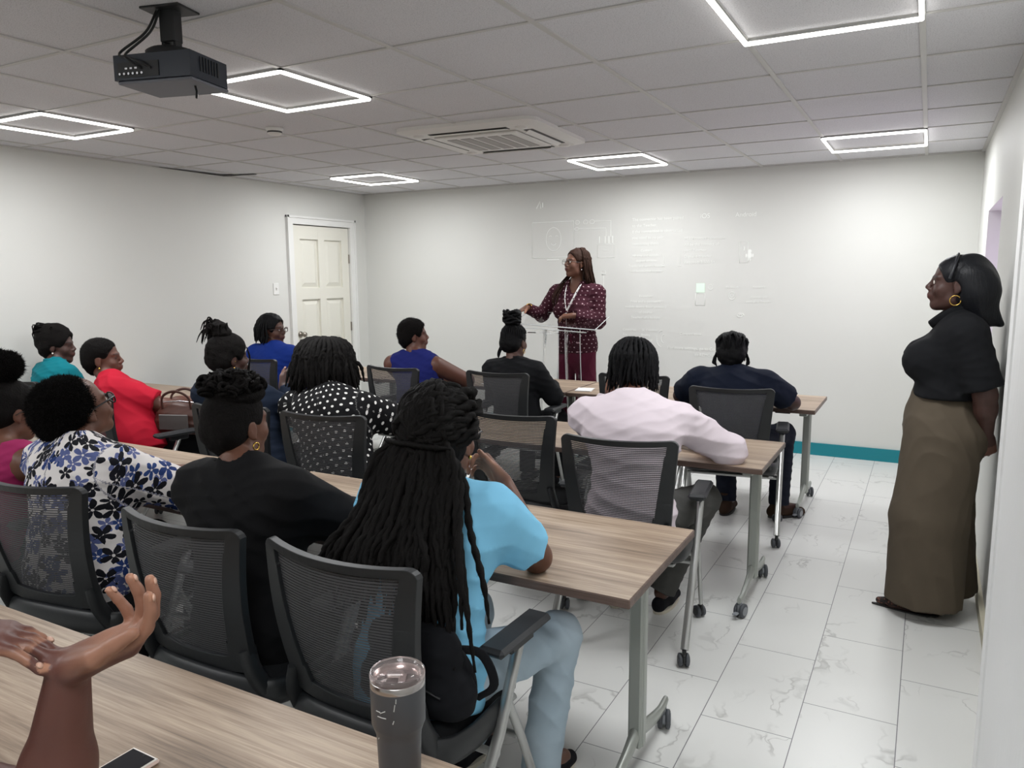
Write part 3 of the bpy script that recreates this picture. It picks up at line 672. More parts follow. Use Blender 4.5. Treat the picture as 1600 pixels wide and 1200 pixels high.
def nets(D, L, h_):
    s = D < 0; c = [s[i:s.shape[0]-1+i, j:s.shape[1]-1+j, k:s.shape[2]-1+k] for i, j, k in CORN]
    a = c[0] & c[1] & c[2] & c[3] & c[4] & c[5] & c[6] & c[7]; o = c[0] | c[1] | c[2] | c[3] | c[4] | c[5] | c[6] | c[7]
    I = np.argwhere(o & ~a); vals = np.stack([D[I[:, 0]+i, I[:, 1]+j, I[:, 2]+k] for i, j, k in CORN], 1)
    acc = np.zeros((len(I), 3)); cnt = np.zeros(len(I))
    for e0, e1 in EDG:
        va, vb = vals[:, e0], vals[:, e1]; m = (va < 0) != (vb < 0); t_ = np.where(m, va/np.where(m, va-vb, 1), 0)
        p0, p1 = np.array(CORN[e0], float), np.array(CORN[e1], float)
        acc += m[:, None]*(p0+(p1-p0)*t_[:, None]); cnt += m
    Vv = L+h_*(I+acc/cnt[:, None]); ids = np.full(o.shape, -1, dtype=np.int32); ids[I[:, 0], I[:, 1], I[:, 2]] = np.arange(len(I)); F = []
    for ax in range(3):
        b1, b2 = (ax+1) % 3, (ax+2) % 3
        s0 = np.moveaxis(s, (ax, b1, b2), (0, 1, 2)); idm = np.moveaxis(ids, (ax, b1, b2), (0, 1, 2))
        E = np.argwhere(s0[:-1, 1:-1, 1:-1] != s0[1:, 1:-1, 1:-1]); i, j, k = E[:, 0], E[:, 1]+1, E[:, 2]+1
        q = np.stack([idm[i, j-1, k-1], idm[i, j, k-1], idm[i, j, k], idm[i, j-1, k]], 1); fl = ~s0[i, j, k]; q[fl] = q[fl][:, ::-1]; F.append(q)
    F = np.concatenate(F); F = F[(F >= 0).all(1)]
    for _ in range(3):                          # relax the surface slightly
        S_ = np.zeros_like(Vv); n_ = np.zeros(len(Vv))
        for a_, b_ in ((0, 1), (1, 2), (2, 3), (3, 0)):
            for c_ in range(3): S_[:, c_] += np.bincount(F[:, a_], Vv[F[:, b_], c_], len(Vv))+np.bincount(F[:, b_], Vv[F[:, a_], c_], len(Vv))
            n_ += np.bincount(F[:, a_], minlength=len(Vv))+np.bincount(F[:, b_], minlength=len(Vv))
        Vv = Vv*.5+.5*S_/np.maximum(n_, 1)[:, None]
    return Vv, F
def mesh_np(name, Vv, F, mats, parent, tone=None, uv=None):
    org = np.array(parent.matrix_basis.translation) if parent else np.zeros(3)
    me = bpy.data.meshes.new(name); nv, nf = len(Vv), len(F)
    me.vertices.add(nv); me.vertices.foreach_set('co', (Vv-org).astype(np.float32).ravel())
    me.loops.add(nf*4); me.loops.foreach_set('vertex_index', F.astype(np.int32).ravel())
    me.polygons.add(nf); me.polygons.foreach_set('loop_start', np.arange(0, nf*4, 4, dtype=np.int32)); me.polygons.foreach_set('use_smooth', np.ones(nf, bool))
    for m_ in (mats if isinstance(mats, (list, tuple)) else [mats]): me.materials.append(M[m_])
    me.update(calc_edges=True)
    if tone is not None:
        at = me.color_attributes.new('tone', 'FLOAT_COLOR', 'POINT'); at.data.foreach_set('color', np.concatenate([tone, np.ones((nv, 1))], 1).astype(np.float32).ravel())
    if uv is not None:
        l = me.uv_layers.new(name='UVMap'); l.data.foreach_set('uv', uv[F.ravel()].astype(np.float32).ravel())
    me.validate(); return link_mesh(name, me, parent)
def noise3(x, y, z, f, seed=0):
    r = np.random.RandomState(seed); v = 0
    for i in range(4):
        d = unit(r.randn(3)); e = unit(r.randn(3)); a, b = r.rand(2)*6.28
        v = v+np.sin(f*(d[0]*x+d[1]*y+d[2]*z)+a+1.7*np.sin(.7*f*(e[0]*x+e[1]*y+e[2]*z)+b))
    return v/4
def drape(amp=.005, f=22, seed=1, d=(.25, .1, 1), fine=.0015):
    f = f*2.7; amp = amp*2.3
    d = np.array(d, float)
    def g(x, y, z):
        u = f*(d[0]*x+d[1]*y+d[2]*z)+3.0*noise3(x, y, z, 9, seed); c = np.abs(np.sin(u)); m = .5+.5*noise3(x, y, z, 10, seed+5)
        u2 = 1.7*f*((d[0]*.6-.5)*x+d[1]*y+(d[2]*.5+.3)*z)+3*noise3(x, y, z, 16, seed+2); m2 = .5+.5*noise3(x, y, z, 13, seed+7)
        return amp*(c**.6-.6)*m*.8+amp*.45*(np.abs(np.sin(u2))**.6-.6)*m2+fine*noise3(x, y, z, 70, seed+9)
    return g

def add_skin_tone():
    for k in ('skin_deep', 'skin_brown', 'skin_medium', 'skin_warm', 'skin_dark', 'skin_reddish'):
        m = M[k]; t = m.node_tree; b = t.nodes['Principled BSDF']; src = b.inputs['Base Color'].links[0].from_socket
        at = t.nodes.new('ShaderNodeVertexColor'); at.layer_name = 'tone'; sp = t.nodes.new('ShaderNodeSeparateColor'); t.links.new(at.outputs[0], sp.inputs[0])
        for i, c in enumerate(('a87a62' if k != 'skin_dark' else '80594a', '5c2f2c', '120c0a')):
            mx = t.nodes.new('ShaderNodeMix'); mx.data_type = 'RGBA'; t.links.new(sp.outputs[i], mx.inputs[0]); t.links.new(src, mx.inputs[6]); mx.inputs[7].default_value = lin(c); src = mx.outputs[2]
        t.links.new(src, b.inputs['Base Color'])
add_skin_tone()

class Frame:                                     # head / torso frames: x right, y forward, z up
    def __init__(s, o, fwd, up=(0, 0, 1), sc=1.0):
        s.o = np.asarray(o, float); s.y = unit(fwd); s.x = unit(np.cross(s.y, up)); s.z = np.cross(s.x, s.y); s.sc = sc; s.R = np.array([s.x, s.y, s.z])
    def p(s, x, y, z): return s.o+s.sc*(x*s.x+y*s.y+z*s.z)
    def loc(s, P): return ((np.asarray(P)-s.o) @ s.R.T)/s.sc
def head_prims(v, H, fat=1.0):
    c = H.sc; R = H.R
    v.ell(H.p(0, -.014, .036), V(.077, .096, .084)*c, R, .02)
    v.ell(H.p(0, .026, -.030), V(.060*fat, .062, .080)*c, R, .03)
    v.rc(H.p(-.036*fat, .012, -.075), H.p(0, .066, -.096), .026*c*fat, .020*c, .025); v.rc(H.p(.036*fat, .012, -.075), H.p(0, .066, -.096), .026*c*fat, .020*c, .025)
    for s_ in (-1, 1):
        v.ell(H.p(s_*.036, .056, -.030), V(.026*fat, .026, .026)*c, R, .02)
        v.ell(H.p(s_*.030, .090, .006), V(.017, .012, .010)*c, R, .012, op='s')
        v.rc(H.p(s_*.012, .083, .022), H.p(s_*.046, .070, .024), .010*c, .008*c, .014)
        v.ell(H.p(s_*.030, .072, .004), V(.015, .014, .0115)*c, R, .006)
        v.ell(H.p(s_*.013, .097, -.028), V(.010, .011, .009)*c, R, .006)
        v.ell(H.p(s_*.078, -.010, -.012), V(.008, .020, .031)*c, R, .008); v.ell(H.p(s_*.088, -.006, -.008), V(.007, .010, .016)*c, R, .004, op='s'); v.ell(H.p(s_*.078, -.002, -.038), V(.006, .009, .010)*c, R, .006)
    v.rc(H.p(0, .086, .012), H.p(0, .107, -.020), .008*c, .0105*c, .010)
    v.ell(H.p(0, .086, -.056), V(.026, .018, .020)*c, R, .015)
    v.ell(H.p(0, .098, -.0505), V(.021, .010, .0062)*c, R, .004); v.ell(H.p(0, .096, -.0635), V(.018, .010, .0070)*c, R, .004)
def finger(v, p, d, n, L, r, curl, k=.006):
    q = np.array(p, float); dd = unit(d); n = unit(n)
    for i, (fr, cu) in enumerate(zip((.44, .31, .25), curl)):
        a = math.radians(cu); dd, n = unit(dd*math.cos(a)+n*math.sin(a)), unit(n*math.cos(a)-dd*math.sin(a)); e = q+dd*L*fr
        v.rc(q, e, r*(1-.08*i), r*(1-.08*(i+1)), k if i == 0 else .003); q = e
    return q, dd, n
def hand(v, w_, d, n, side, curl=(20, 25, 15), thumb=(35, 10), sc=1.0, spread=1.0, per=None):
    # w_: wrist, d: direction of fingers, n: direction the palm faces, side: unit towards the thumb
    d = unit(d); n = unit(np.asarray(n, float)-d*np.dot(n, d)); s_ = unit(side-d*np.dot(side, d)-n*np.dot(side, n)); T = []
    kn = [(.031, .088, .078, .0090), (.0105, .092, .086, .0092), (-.0105, .088, .079, .0088), (-.030, .080, .062, .0078)]
    for i, (x, y, L, r) in enumerate(kn):
        b = w_+sc*(s_*x*.55+d*.012); kk = w_+sc*(s_*x+d*y); v.rc(b, kk, .0155*sc, .0125*sc, .014, n=n, f=.9)
        c = curl if per is None else per[i]
        T.append(finger(v, kk, unit(d+s_*x*2.2*spread), n, L*sc, r*sc*1.08, c))
    v.rc(w_+sc*(d*.02-s_*.016), w_+sc*(d*.05-s_*.022), .016*sc, .013*sc, .014)
    tb = w_+sc*(s_*.020+d*.022+n*.006); t1 = w_+sc*(s_*.044+d*.052+n*.014); v.rc(tb, t1, .0165*sc, .0125*sc, .014)
    td = unit(s_*math.sin(math.radians(thumb[0]))+d*math.cos(math.radians(thumb[0]))+n*.18)
    t2 = t1+td*.034*sc; v.rc(t1, t2, .0115*sc, .0105*sc, .006); td2 = unit(td+d*math.radians(thumb[1])); t3 = t2+td2*.026*sc; v.rc(t2, t3, .0105*sc, .0085*sc, .004)
    T.append((t3, td2, n)); return T, (np.asarray(w_, float), d, n, s_)

def torso(v, J, e=0.0, g=1.0, bust=1.0, hem=None, neck=True):
    pe, wa, ch, ne, sl, sr = (np.asarray(J[k], float) for k in ('pelvis', 'waist', 'chest', 'neck', 'shL', 'shR'))
    rt = unit(sr-sl); up = unit(ne-pe); fw = unit(np.cross(up, rt)); w_ = np.linalg.norm(sr-sl)/.38
    v.rc(pe-rt*.05*g, pe+rt*.05*g, .118*g+e, None, .04, n=fw, f=.92)
    v.rc(pe, wa, .145*g+e, .128*g+e, .05, n=fw, f=.80); v.rc(wa-rt*.03, wa+rt*.03, .112*g+e, None, .05, n=fw, f=.9); v.rc(wa, ch, .128*g+e, .145*w_+e, .05, n=fw, f=.80)
    v.rc(ch-rt*.05*w_, ch+rt*.05*w_, .098+e+.02*(g-1), None, .05); top = ne-up*.085
    v.rc(ch, top, .142*w_+e, .105*w_+e, .05, n=fw, f=.72); v.rc(top-rt*.09*w_, top+rt*.09*w_, .062+e, None, .04); mid = ch*.45+top*.55; v.rc(mid-rt*.115*w_, mid+rt*.115*w_, .070+e, None, .06); v.rc(ch-rt*.095*w_-up*.02, ch+rt*.095*w_-up*.02, .066+e, None, .06)
    for s_ in (sl, sr): v.rc(ne-up*.02, s_+(ne-s_)*.12, .048+e*.8, .054+e, .045)
    if bust > 0:
        for s_ in (-1, 1): v.ell(ch+fw*(.075+.02*bust)+rt*s_*.078*w_-up*.03, V(.072, .066, .072)*bust+e, None, .04)
    if hem: v.rc(pe, pe-up*hem, .150*g+e, .155*g+e, .04, n=fw, f=.85, capb=True)
    return rt, up, fw
def cyl_uv(P, bones):
    best = np.full(len(P), 1e9); U = np.zeros((len(P), 2))
    for i, (a, b, ref, R0, rad) in enumerate(bones):
        a, b = np.asarray(a, float), np.asarray(b, float); ax = unit(b-a); L = np.linalg.norm(b-a); t_ = (P-a) @ ax; q = P-a-np.clip(t_, 0, L)[:, None]*ax
        r = unit(ref-ax*np.dot(ref, ax)); s_ = np.cross(ax, r); d = np.linalg.norm(q, axis=1)-rad; an = np.arctan2(q @ s_, q @ r); m = d < best
        best[m] = d[m]; U[m, 0] = an[m]*R0+i*3; U[m, 1] = t_[m]
    return U
def ring(c, n, r, tr, k=24, arc=1.0, start=0.0):
    n = Vector(n).normalized(); a = n.orthogonal().normalized() if abs(n.z) > .95 else Vector((0, 0, 1)).cross(n).normalized(); b = n.cross(a)
    return [Vector(c)+r*(math.cos(start+2*math.pi*arc*i/k)*a+math.sin(start+2*math.pi*arc*i/k)*b) for i in range(k if arc >= 1 else k+1)]
def child(mb, name, mat, root):
    o = root.matrix_basis.translation; mb.v = [(x-o.x, y-o.y, z-o.z) for x, y, z in mb.v]; return mb.build(name, mat, root, fix=False)
def ropes(name, mat, root, strands, n=7, pitch=.03, twist=.28):
    Vs, Fs, b = [], [], 0; ang = np.arange(n)*2*math.pi/n
    for pts, r0, r1 in strands:
        P = np.array([tuple(p) for p in pts]); m = len(P); T = np.gradient(P, axis=0); T /= np.maximum(np.linalg.norm(T, axis=1), 1e-9)[:, None]
        N = np.cross(T, V(.31, .22, .93)); N /= np.maximum(np.linalg.norm(N, axis=1), 1e-6)[:, None]; B = np.cross(T, N)
        s_ = np.r_[0, np.cumsum(np.linalg.norm(np.diff(P, axis=0), axis=1))]; rr = np.interp(np.linspace(0, 1, m), [0, .85, 1], [r0, r1, r1*.35])
        ph = s_/pitch*2*math.pi; rad = rr[:, None]*(1-twist+twist*1.5*np.abs(np.cos(ang[None, :]-ph[:, None]/2+b)))
        Vs.append((P[:, None, :]+rad[..., None]*(np.cos(ang)[None, :, None]*N[:, None, :]+np.sin(ang)[None, :, None]*B[:, None, :])).reshape(-1, 3))
        i = np.arange(m-1)[:, None]*n; k = np.arange(n)[None, :]; k2 = (k+1) % n
        Fs.append(np.stack([i+k, i+k2, i+n+k2, i+n+k], -1).reshape(-1, 4)+b)
        Fs.append(np.array([[b, b+1, b+2, b+n-1]])); Fs.append(np.array([[b+(m-1)*n, b+(m-1)*n+1, b+(m-1)*n+2, b+m*n-1]])); b += m*n
    return np.concatenate(Vs), np.concatenate(Fs)
def join(parts):
    Vs, Fs, b = [], [], 0
    for v_, f_ in parts: Vs.append(v_); Fs.append(f_+b); b += len(v_)
    return np.concatenate(Vs), np.concatenate(Fs)

def cap_hair(H, e=.008, *, line=.075, low=-.075, amp=.002, f=90, h_=.006, seed=3, wide=1.0, back=0.0, top=0.0):
    v = Vol(); c = H.sc
    v.ell(H.p(0, -.016-back*.5, .036+top*.4), V(.079*wide+e, .098+e+back*.5, .086+e+top*.6)*c, H.R, .02)
    v.rc(H.p(-.03, -.060, -.015), H.p(.03, -.060, -.015), (.046+e)*c, None, .03); v.rc(H.p(0, -.05, -.02), H.p(0, -.052, low+.03), (.046+e)*c, (.04+e)*c, .03)
    v.ell(H.p(0, line+.052, -.022), V(.12, .083, .104)*c, H.R, .016, op='s')
    for s_ in (-1, 1): v.ell(H.p(s_*.088, .012, -.030), V(.030, .036, .040)*c, H.R, .010, op='s')
    return v.bake(h_, lambda x, y, z: amp*noise3(x, y, z, f, seed)*1.5+amp*noise3(x, y, z, f*2.3, seed+1))
def blob_hair(H, blobs, amp=.006, f=80, h_=.006, seed=5, k=.02, cut=True):
    v = Vol()
    for (x, y, z, rx, ry, rz) in blobs: v.ell(H.p(x, y, z), V(rx, ry, rz)*H.sc, H.R, k)
    if cut:
        v.ell(H.p(0, .125, -.030), V(.12, .085, .108)*H.sc, H.R, .01, op='s')
        for s_ in (-1, 1): v.ell(H.p(s_*.088, .014, -.030), V(.028, .034, .040)*H.sc, H.R, .008, op='s')
    return v.bake(h_, lambda x, y, z: amp*noise3(x, y, z, f, seed)+amp*.6*noise3(x, y, z, f*2.1, seed+1)+amp*.35*noise3(x, y, z, f*4, seed+2))
def geo(H, a, b, t_, e):                          # a point between a and b, lifted onto the head's rounded surface
    q = H.loc(np.array(a)*(1-t_)+np.array(b)*t_)-V(0, -.014, .036); r = V(.079+e, .098+e, .086+e); q = q/max(1e-6, np.sqrt(((q/r)**2).sum())); return H.p(*(q+V(0, -.014, .036)))
def fuzz(Vv, F, n, L=.012, r=.0011, seed=1, pred=None):
    rs = np.random.RandomState(seed); N = np.cross(Vv[F[:, 1]]-Vv[F[:, 0]], Vv[F[:, 3]]-Vv[F[:, 0]]); N /= np.maximum(np.linalg.norm(N, axis=1), 1e-12)[:, None]; C_ = Vv[F].mean(1)
    c0 = Vv.mean(0); sg = np.sign(((C_-c0)*N).sum(1).mean()); N = N*sg; k = np.arange(len(F))
    if pred is not None: k = k[pred(C_)]
    k = rs.choice(k, n); P0 = C_[k]-N[k]*.002; D_ = N[k]+rs.randn(n, 3)*.5; D_ /= np.linalg.norm(D_, axis=1)[:, None]; l = L*(.4+.9*rs.rand(n))[:, None]
    A = np.cross(D_, rs.randn(n, 3)); A /= np.linalg.norm(A, axis=1)[:, None]; B = np.cross(D_, A); bend = rs.randn(n, 3)*.25; vs = []
    for h_, w_ in ((0, 1), (.55, .8), (1, .2)):
        c = P0+D_*l*h_+bend*l*h_*h_
        for a in (0, 2.09, 4.19): vs.append(c+r*w_*(math.cos(a)*A+math.sin(a)*B))
    vs = np.stack(vs, 1).reshape(-1, 3); q = np.array([[s*3+i, s*3+(i+1) % 3, s*3+3+(i+1) % 3, s*3+3+i] for s in (0, 1) for i in range(3)])
    return vs, (np.arange(n)[:, None, None]*9+q[None]).reshape(-1, 4)
def fuzzy(m, n, **k): return join([m, fuzz(*m, n, **k)])
def scalp(H, th, ph, e=.0):     # th: angle around up axis from forward (rad), ph: elevation
    cx, cy, cz = math.sin(th)*math.cos(ph), math.cos(th)*math.cos(ph), math.sin(ph)
    return H.p(cx*(.079+e), -.014+cy*(.098+e), .036+cz*(.086+e))

def eyes_glasses(root, H, glasses=None, lens_r=.022, mat='glasses_black', eyes=True, w=1.0):
    if eyes:
        for s_ in (-1, 1):
            mb = MB(); c = H.p(s_*.030, .0775, .003); Rm = Matrix([list(H.x), list(H.z), list(H.y)]).transposed()
            mb.lathe([(0, .0105), (.0045, .0098), (.0075, .0078), (.010, .003), (.0105, 0), (.008, -.006), (0, -.0105)], c, 14, R=Rm); child(mb, 'eye', 'eye_white', root)
            mb = MB(); mb.lathe([(0, .0112), (.0045, .0106), (.005, .0095)], c, 12, R=Rm); child(mb, 'iris', 'iris', root)
    if glasses:
        mb = MB(); cc = []
        for s_ in (-1, 1):
            c = Vector(H.p(s_*.034, .104, .002)); q = []
            for i in range(22):
                a = 2*math.pi*i/22; ex = .72; cx = math.copysign(abs(math.cos(a))**ex, math.cos(a)); cz = math.copysign(abs(math.sin(a))**ex, math.sin(a))
                q.append(c+Vector(H.x)*cx*lens_r*1.15*w+Vector(H.z)*cz*lens_r)
            mb.tube(q, glasses, 6, closed=True); cc.append(c)
            hz = Vector(H.p(s_*.066, .096, .010)); mb.tube([c+Vector(H.x)*s_*lens_r*1.12*w+Vector(H.z)*.006, hz, Vector(H.p(s_*.083, .0, .002)), Vector(H.p(s_*.084, -.02, -.012))], glasses*1.1, 6)
        mb.tube([cc[0]+Vector(H.x)*lens_r*1.1, Vector(H.p(0, .110, .008)), cc[1]-Vector(H.x)*lens_r*1.1], glasses, 6); child(mb, 'glasses', mat, root)
def hoop(root, H, s_, r=.018, tr=.0016, mat='gold', drop=.0):
    mb = MB(); c = H.p(s_*.084, -.004, -.050-r-drop); mb.tube(ring(c, H.x, r, tr), tr, 8, closed=True); child(mb, 'earring', mat, root)
def stud(root, H, s_, r=.006, mat='gold', drop=0.0):
    mb = MB(); mb.lathe([(0, r), (r*.7, r*.7), (r, 0), (r*.7, -r*.7), (0, -r)], H.p(s_*.086, -.003, -.047-drop), 12); child(mb, 'earring', mat, root)

def person(label, J, skin='skin_brown', shirt=None, trousers=None, shoes=None, sc=1.05, g=1.0, bust=1.0, arm=1.0, fat=1.0, h=.006,
           hands=(None, None), fold=None, ffold=None, leg=1.0, flare=None, group=None, lipstick=False, zmin=None):
    """J: world joints.  shirt=(material, sleeve 'long'/'short'/'none', sleeve fraction, inflate, hem)"""
    pe = J['pelvis']; root = empty('person', (pe[0], pe[1], 0), label=label, cat='person', group=group)
    H = Frame(J['head'], J['hf'], J.get('hu', (0, 0, 1)), sc); root_t = None
    J = dict(J); J.setdefault('waist', tuple(np.array(pe)*.66+np.array(J['neck'])*.34)); J.setdefault('chest', tuple(np.array(pe)*.32+np.array(J['neck'])*.68))
    v = Vol(); rt, up, fw = torso(v, J, -.012 if shirt else .01, g, bust if bust else 0)
    v.rc(np.array(J['neck'])-up*.03, H.p(0, -.022, -.055), .056*fat, .050*fat, .03)
    info = []
    for s_, hd in (('L', hands[0]), ('R', hands[1])):
        sh, el, wr = (np.asarray(J[q+s_], float) for q in ('sh', 'el', 'wr'))
        v.rc(sh, el, .053*arm, .041*arm, .03); v.rc(el, el+(wr-el)*.35, .041*arm, .040*arm, .02); v.rc(el+(wr-el)*.3, wr, .040*arm, .0255*arm**.5, .02)
        hd = hd or {}; d = unit(hd.get('d', wr-el)); n = hd.get('n', (0, 0, -1))
        if 'side' in hd: sd_ = np.asarray(hd['side'], float)
        else: sd_ = np.cross(d, np.asarray(n, float))*(1 if s_ == 'L' else -1)*-1
        T, fr = hand(v, wr, d, n, sd_, hd.get('curl', (20, 30, 20)), hd.get('thumb', (35, 10)), hd.get('sc', .97*sc), hd.get('spread', 1.0), hd.get('per')); info.append((T, fr))
    head_prims(v, H, fat)
    bl = .8 if trousers else 1.0
    for s_ in 'LR':
        hp, kn, an = (np.asarray(J[q+s_], float) for q in ('hip', 'kn', 'an'))
        v.rc(hp, kn, .080*bl*leg, .055*bl*leg, .03); v.rc(kn, an, .052*bl*leg, .036, .03)
        td = unit(J.get('toe'+s_, J.get('toe', (*fw[:2], 0)))); v.rc(an-V(0, 0, .03)-td*.02, an+td*.13-V(0, 0, .05), .034, .024, .02)
    P, F = v.bake(h, lo=None if zmin is None else V(-99, -99, zmin)); tone = np.zeros((len(P), 3)); q = H.loc(P)
    m = ((q[:, 0]/.024)**2+((q[:, 2]+.057)/.0135)**2 < 1) & (q[:, 1] > .088); tone[m, 1] = .9 if lipstick else .45
    for s_ in (-1, 1):
        x = q[:, 0]*s_; arch = .0265-1.8*(x-.032)**2; tone[(np.abs(q[:, 2]-arch) < .0034) & (x > .012) & (x < .052) & (q[:, 1] > .05), 2] = .8
        tone[((x-.030)**2/.0155**2+(q[:, 2]-.004)**2/.0085**2 < 1) & (q[:, 1] > .075), 2] = .5
    for i_, (T, (w_, d, n, sd_)) in enumerate(info):
        oe, ow = (np.asarray(J[q+'RL'[i_]], float) for q in ('el', 'wr')); ab = ow-oe; tt = np.clip(((P-oe) @ ab)/(ab @ ab), 0, 1); far = np.linalg.norm(P-oe-tt[:, None]*ab, axis=1) > .055
        r = P-w_; l = np.linalg.norm(r, axis=1); nn = r @ n; dd = r @ d; near = (l < .22) & (np.abs(r @ sd_) < .08) & (nn < .035+.62*dd) & far
        tone[near & (dd > .0), 0] = np.clip((nn[near & (dd > .0)]+.002)/.010, 0, .6)*np.clip(dd[near & (dd > .0)]/.06, 0, 1)
        for (tip, td, tn) in T:
            e = np.linalg.norm(P-(tip+td*.001-tn*.006), axis=1); tone[e < .0075, 0] = 1.0
    mesh_np('body', P, F, skin, root, tone=tone)
    if shirt:
        mat, sl, fr_, e, hem = shirt; v = Vol(); torso(v, J, e, g, bust, hem)
        for s_ in 'LR':
            sh, el, wr = (np.asarray(J[q+s_], float) for q in ('sh', 'el', 'wr'))
            if sl == 'long': v.rc(sh, el, .056*arm+e, .046*arm+e, .04); v.rc(el, el+(wr-el)*fr_, .046*arm+e, .034*arm+e, .03, capb=True)
            elif sl == 'short': v.rc(sh, sh+(el-sh)*fr_, .057*arm+e, .052*arm+e+.006, .04, capb=True)
            else: v.rc(sh+(np.asarray(J['neck'])-sh)*.30, sh+(np.asarray(J['neck'])-sh)*.55, .050+e, .055+e, .03)
        if sl == 'none':
            for s_ in 'LR':
                sh, el = np.asarray(J['sh'+s_], float), np.asarray(J['el'+s_], float); o_ = unit(sh-np.asarray(J['neck'], float)); o_ = unit(o_-up*np.dot(o_, up)*.5)
                v.rc(sh+o_*.045+up*.03, sh+o_*.05-up*.075+(el-sh)*.25, .062, .062, .008, op='s')
        nb = np.asarray(J['neck'], float); nt = H.p(0, -.022, -.055); nr = J.get('neckline', .062)
        v.rc(nb-up*.0+(nt-nb)*.12, nt+(nt-nb)*.5, nr*fat, nr*fat+.01, .006, op='s')
        if 'vneck' in J: vv = J['vneck']; v.rc(nb+fw*.05, nb+fw*.16-up*vv, .05, .012, .008, op='s')
        Pv, Fv = v.bake(h, fold or drape(), lo=None if 'shirt_lo' not in J else V(-99, -99, J['shirt_lo']))
        U = cyl_uv(Pv, [(pe, J['neck'], (fw if J.get('uvback') is None else -fw), .15, .13)]+[(J['sh'+s_], J['el'+s_], np.asarray(fw), .06, .05) for s_ in 'LR']+[(J['el'+s_], J['wr'+s_], up, .055, .045) for s_ in 'LR'])
        mesh_np('shirt', Pv, Fv, mat, root, uv=U)
    if trousers:
        v = Vol(); pe_ = np.asarray(pe, float); rr = flare or (.080, .062)
        v.rc(pe_-rt*.05*g, pe_+rt*.05*g, .122*g, None, .04, n=fw, f=.92)
        if flare: v.rc(pe_, pe_+up*J.get('rise', .12), .147*g, .132*g, .04, n=fw, f=J.get('hipf', .86), capb=True); v.rc(pe_, pe_-V(0, 0, .10), .145*g, .12*g, .05, n=fw, f=J.get('hipf', .95))
        if 'seat' in J: v.ell(J['seat'][0], J['seat'][1], k=.06)
        for s_ in 'LR':
            hp, kn, an = (np.asarray(J[q+s_], float) for q in ('hip', 'kn', 'an'))
            v.rc(hp, kn, (max(.094, rr[0])*leg if flare else .094*leg), rr[0]*leg if flare else .068*leg, .04); v.rc(kn, an+(0 if flare else unit(an-kn)*.025), rr[0]*leg if flare else .068*leg, rr[1]*leg, .03, capb=True)
        Pt, Ft = v.bake(h, ffold or drape(.004, 26, 4, (.5, .3, .8)), lo=V(-99, -99, .012)); mesh_np('trousers', Pt, Ft, trousers, root)
    if shoes:
        for s_ in 'LR':
            an = np.asarray(J['an'+s_], float); td = unit(J.get('toe'+s_, J.get('toe', (*fw[:2], 0)))); up_, sd_ = V(0, 0, 1), np.cross(td, V(0, 0, 1)); b = V(an[0], an[1], 0)
            v = Vol(); hh = shoes.get('h', .055); v.rc(b-td*.045+V(0, 0, .042), b+td*.06+V(0, 0, .040), .040, .036, .02, n=sd_, f=.85); v.rc(b+td*.05+V(0, 0, .034), b+td*(shoes.get('l', .165))+V(0, 0, .026), .036, shoes.get('tip', .026), .02)
            if hh > .06: v.rc(b-td*.01+V(0, 0, .05), b-td*.015+V(0, 0, hh+.05), .044, .046, .02, capb=True)
            Ps, Fs = v.bake(.005, lo=V(-99, -99, .010)); so = mesh_np('shoe', Ps, Fs, shoes['mat'], root)
            mb = MB(); pts = []
            for i in range(24): a = 2*math.pi*i/24; ca, sa = math.cos(a), math.sin(a); L_ = (shoes.get('l', .165)+.105)/2; pts.append(tuple(b+td*((shoes.get('l', .165)-.055)/2+.006+ca*L_)+sd_*sa*(.040-.012*ca*(1 if shoes.get('tip', .026) > .02 else 2))+V(0, 0, .001)))
            mb.prism(pts, (0, 0, shoes.get('st', .016))); child(mb, 'shoe_sole', shoes['sole'], root)
    return root, H, info, (rt, up, fw)
def nails(root, info, mat, which=(0, 1), r=.0046):
    for i in which:
        for (tip, td, tn) in info[i][0]:
            mb = MB(); x = np.cross(td, tn); Rm = Matrix([list(x), list(td), list(-tn)]).transposed(); mb.lathe([(0, .0016), (.6*r, .0012), (r, -.0006), (0, -.001)], Vector(tip-td*.004-tn*.0068), 10, R=Rm); child(mb, 'fingernail', mat, root)
def sit(x, y, neck, head, deg, look=None, w=.37, z=.57, kneel=None, knees=.42, kz=.53, lean=None, tw=0, tilt=0.0, roll=0.0):
    a = math.radians(deg); f = V(math.sin(a), math.cos(a), 0); r = V(math.cos(a), -math.sin(a), 0); a2 = math.radians(deg+tw); r2 = V(math.cos(a2), -math.sin(a2), 0); f2 = V(math.sin(a2), math.cos(a2), 0)
    J = dict(pelvis=(x, y, z), neck=tuple(neck), head=tuple(head)); n = V(*neck); c = V(x, y, 0)
    J['shL'] = n-r2*w/2-V(0, 0, .075); J['shR'] = n+r2*w/2-V(0, 0, .075)
    for s_, q in (('L', -1), ('R', 1)):
        J['hip'+s_] = c+r*q*.09+V(0, 0, z-.03)+f*.02; J['kn'+s_] = c+r*q*.13+f*knees+V(0, 0, kz); J['an'+s_] = c+r*q*.13+f*(knees-.02)+V(0, 0, .10)
        J['el'+s_] = J['sh'+s_]+r2*q*.05+f2*.12-V(0, 0, .22); J['wr'+s_] = V(*(J['el'+s_]))*1; J['wr'+s_] = V(c[0], c[1], 0)+f*.52+r*q*.10+V(0, 0, .775)
    lk = look if look is not None else (-2.8, 6.2); hf = unit(V(lk[0]-head[0], lk[1]-head[1], 0)); hf = unit(hf+V(0, 0, tilt)); J['hf'] = tuple(hf); sd = np.cross(hf, V(0, 0, 1))
    J['hu'] = tuple(V(0, 0, 1)+sd*roll); J['toe'] = tuple(f); J['_f'] = f; J['_r'] = r; return J
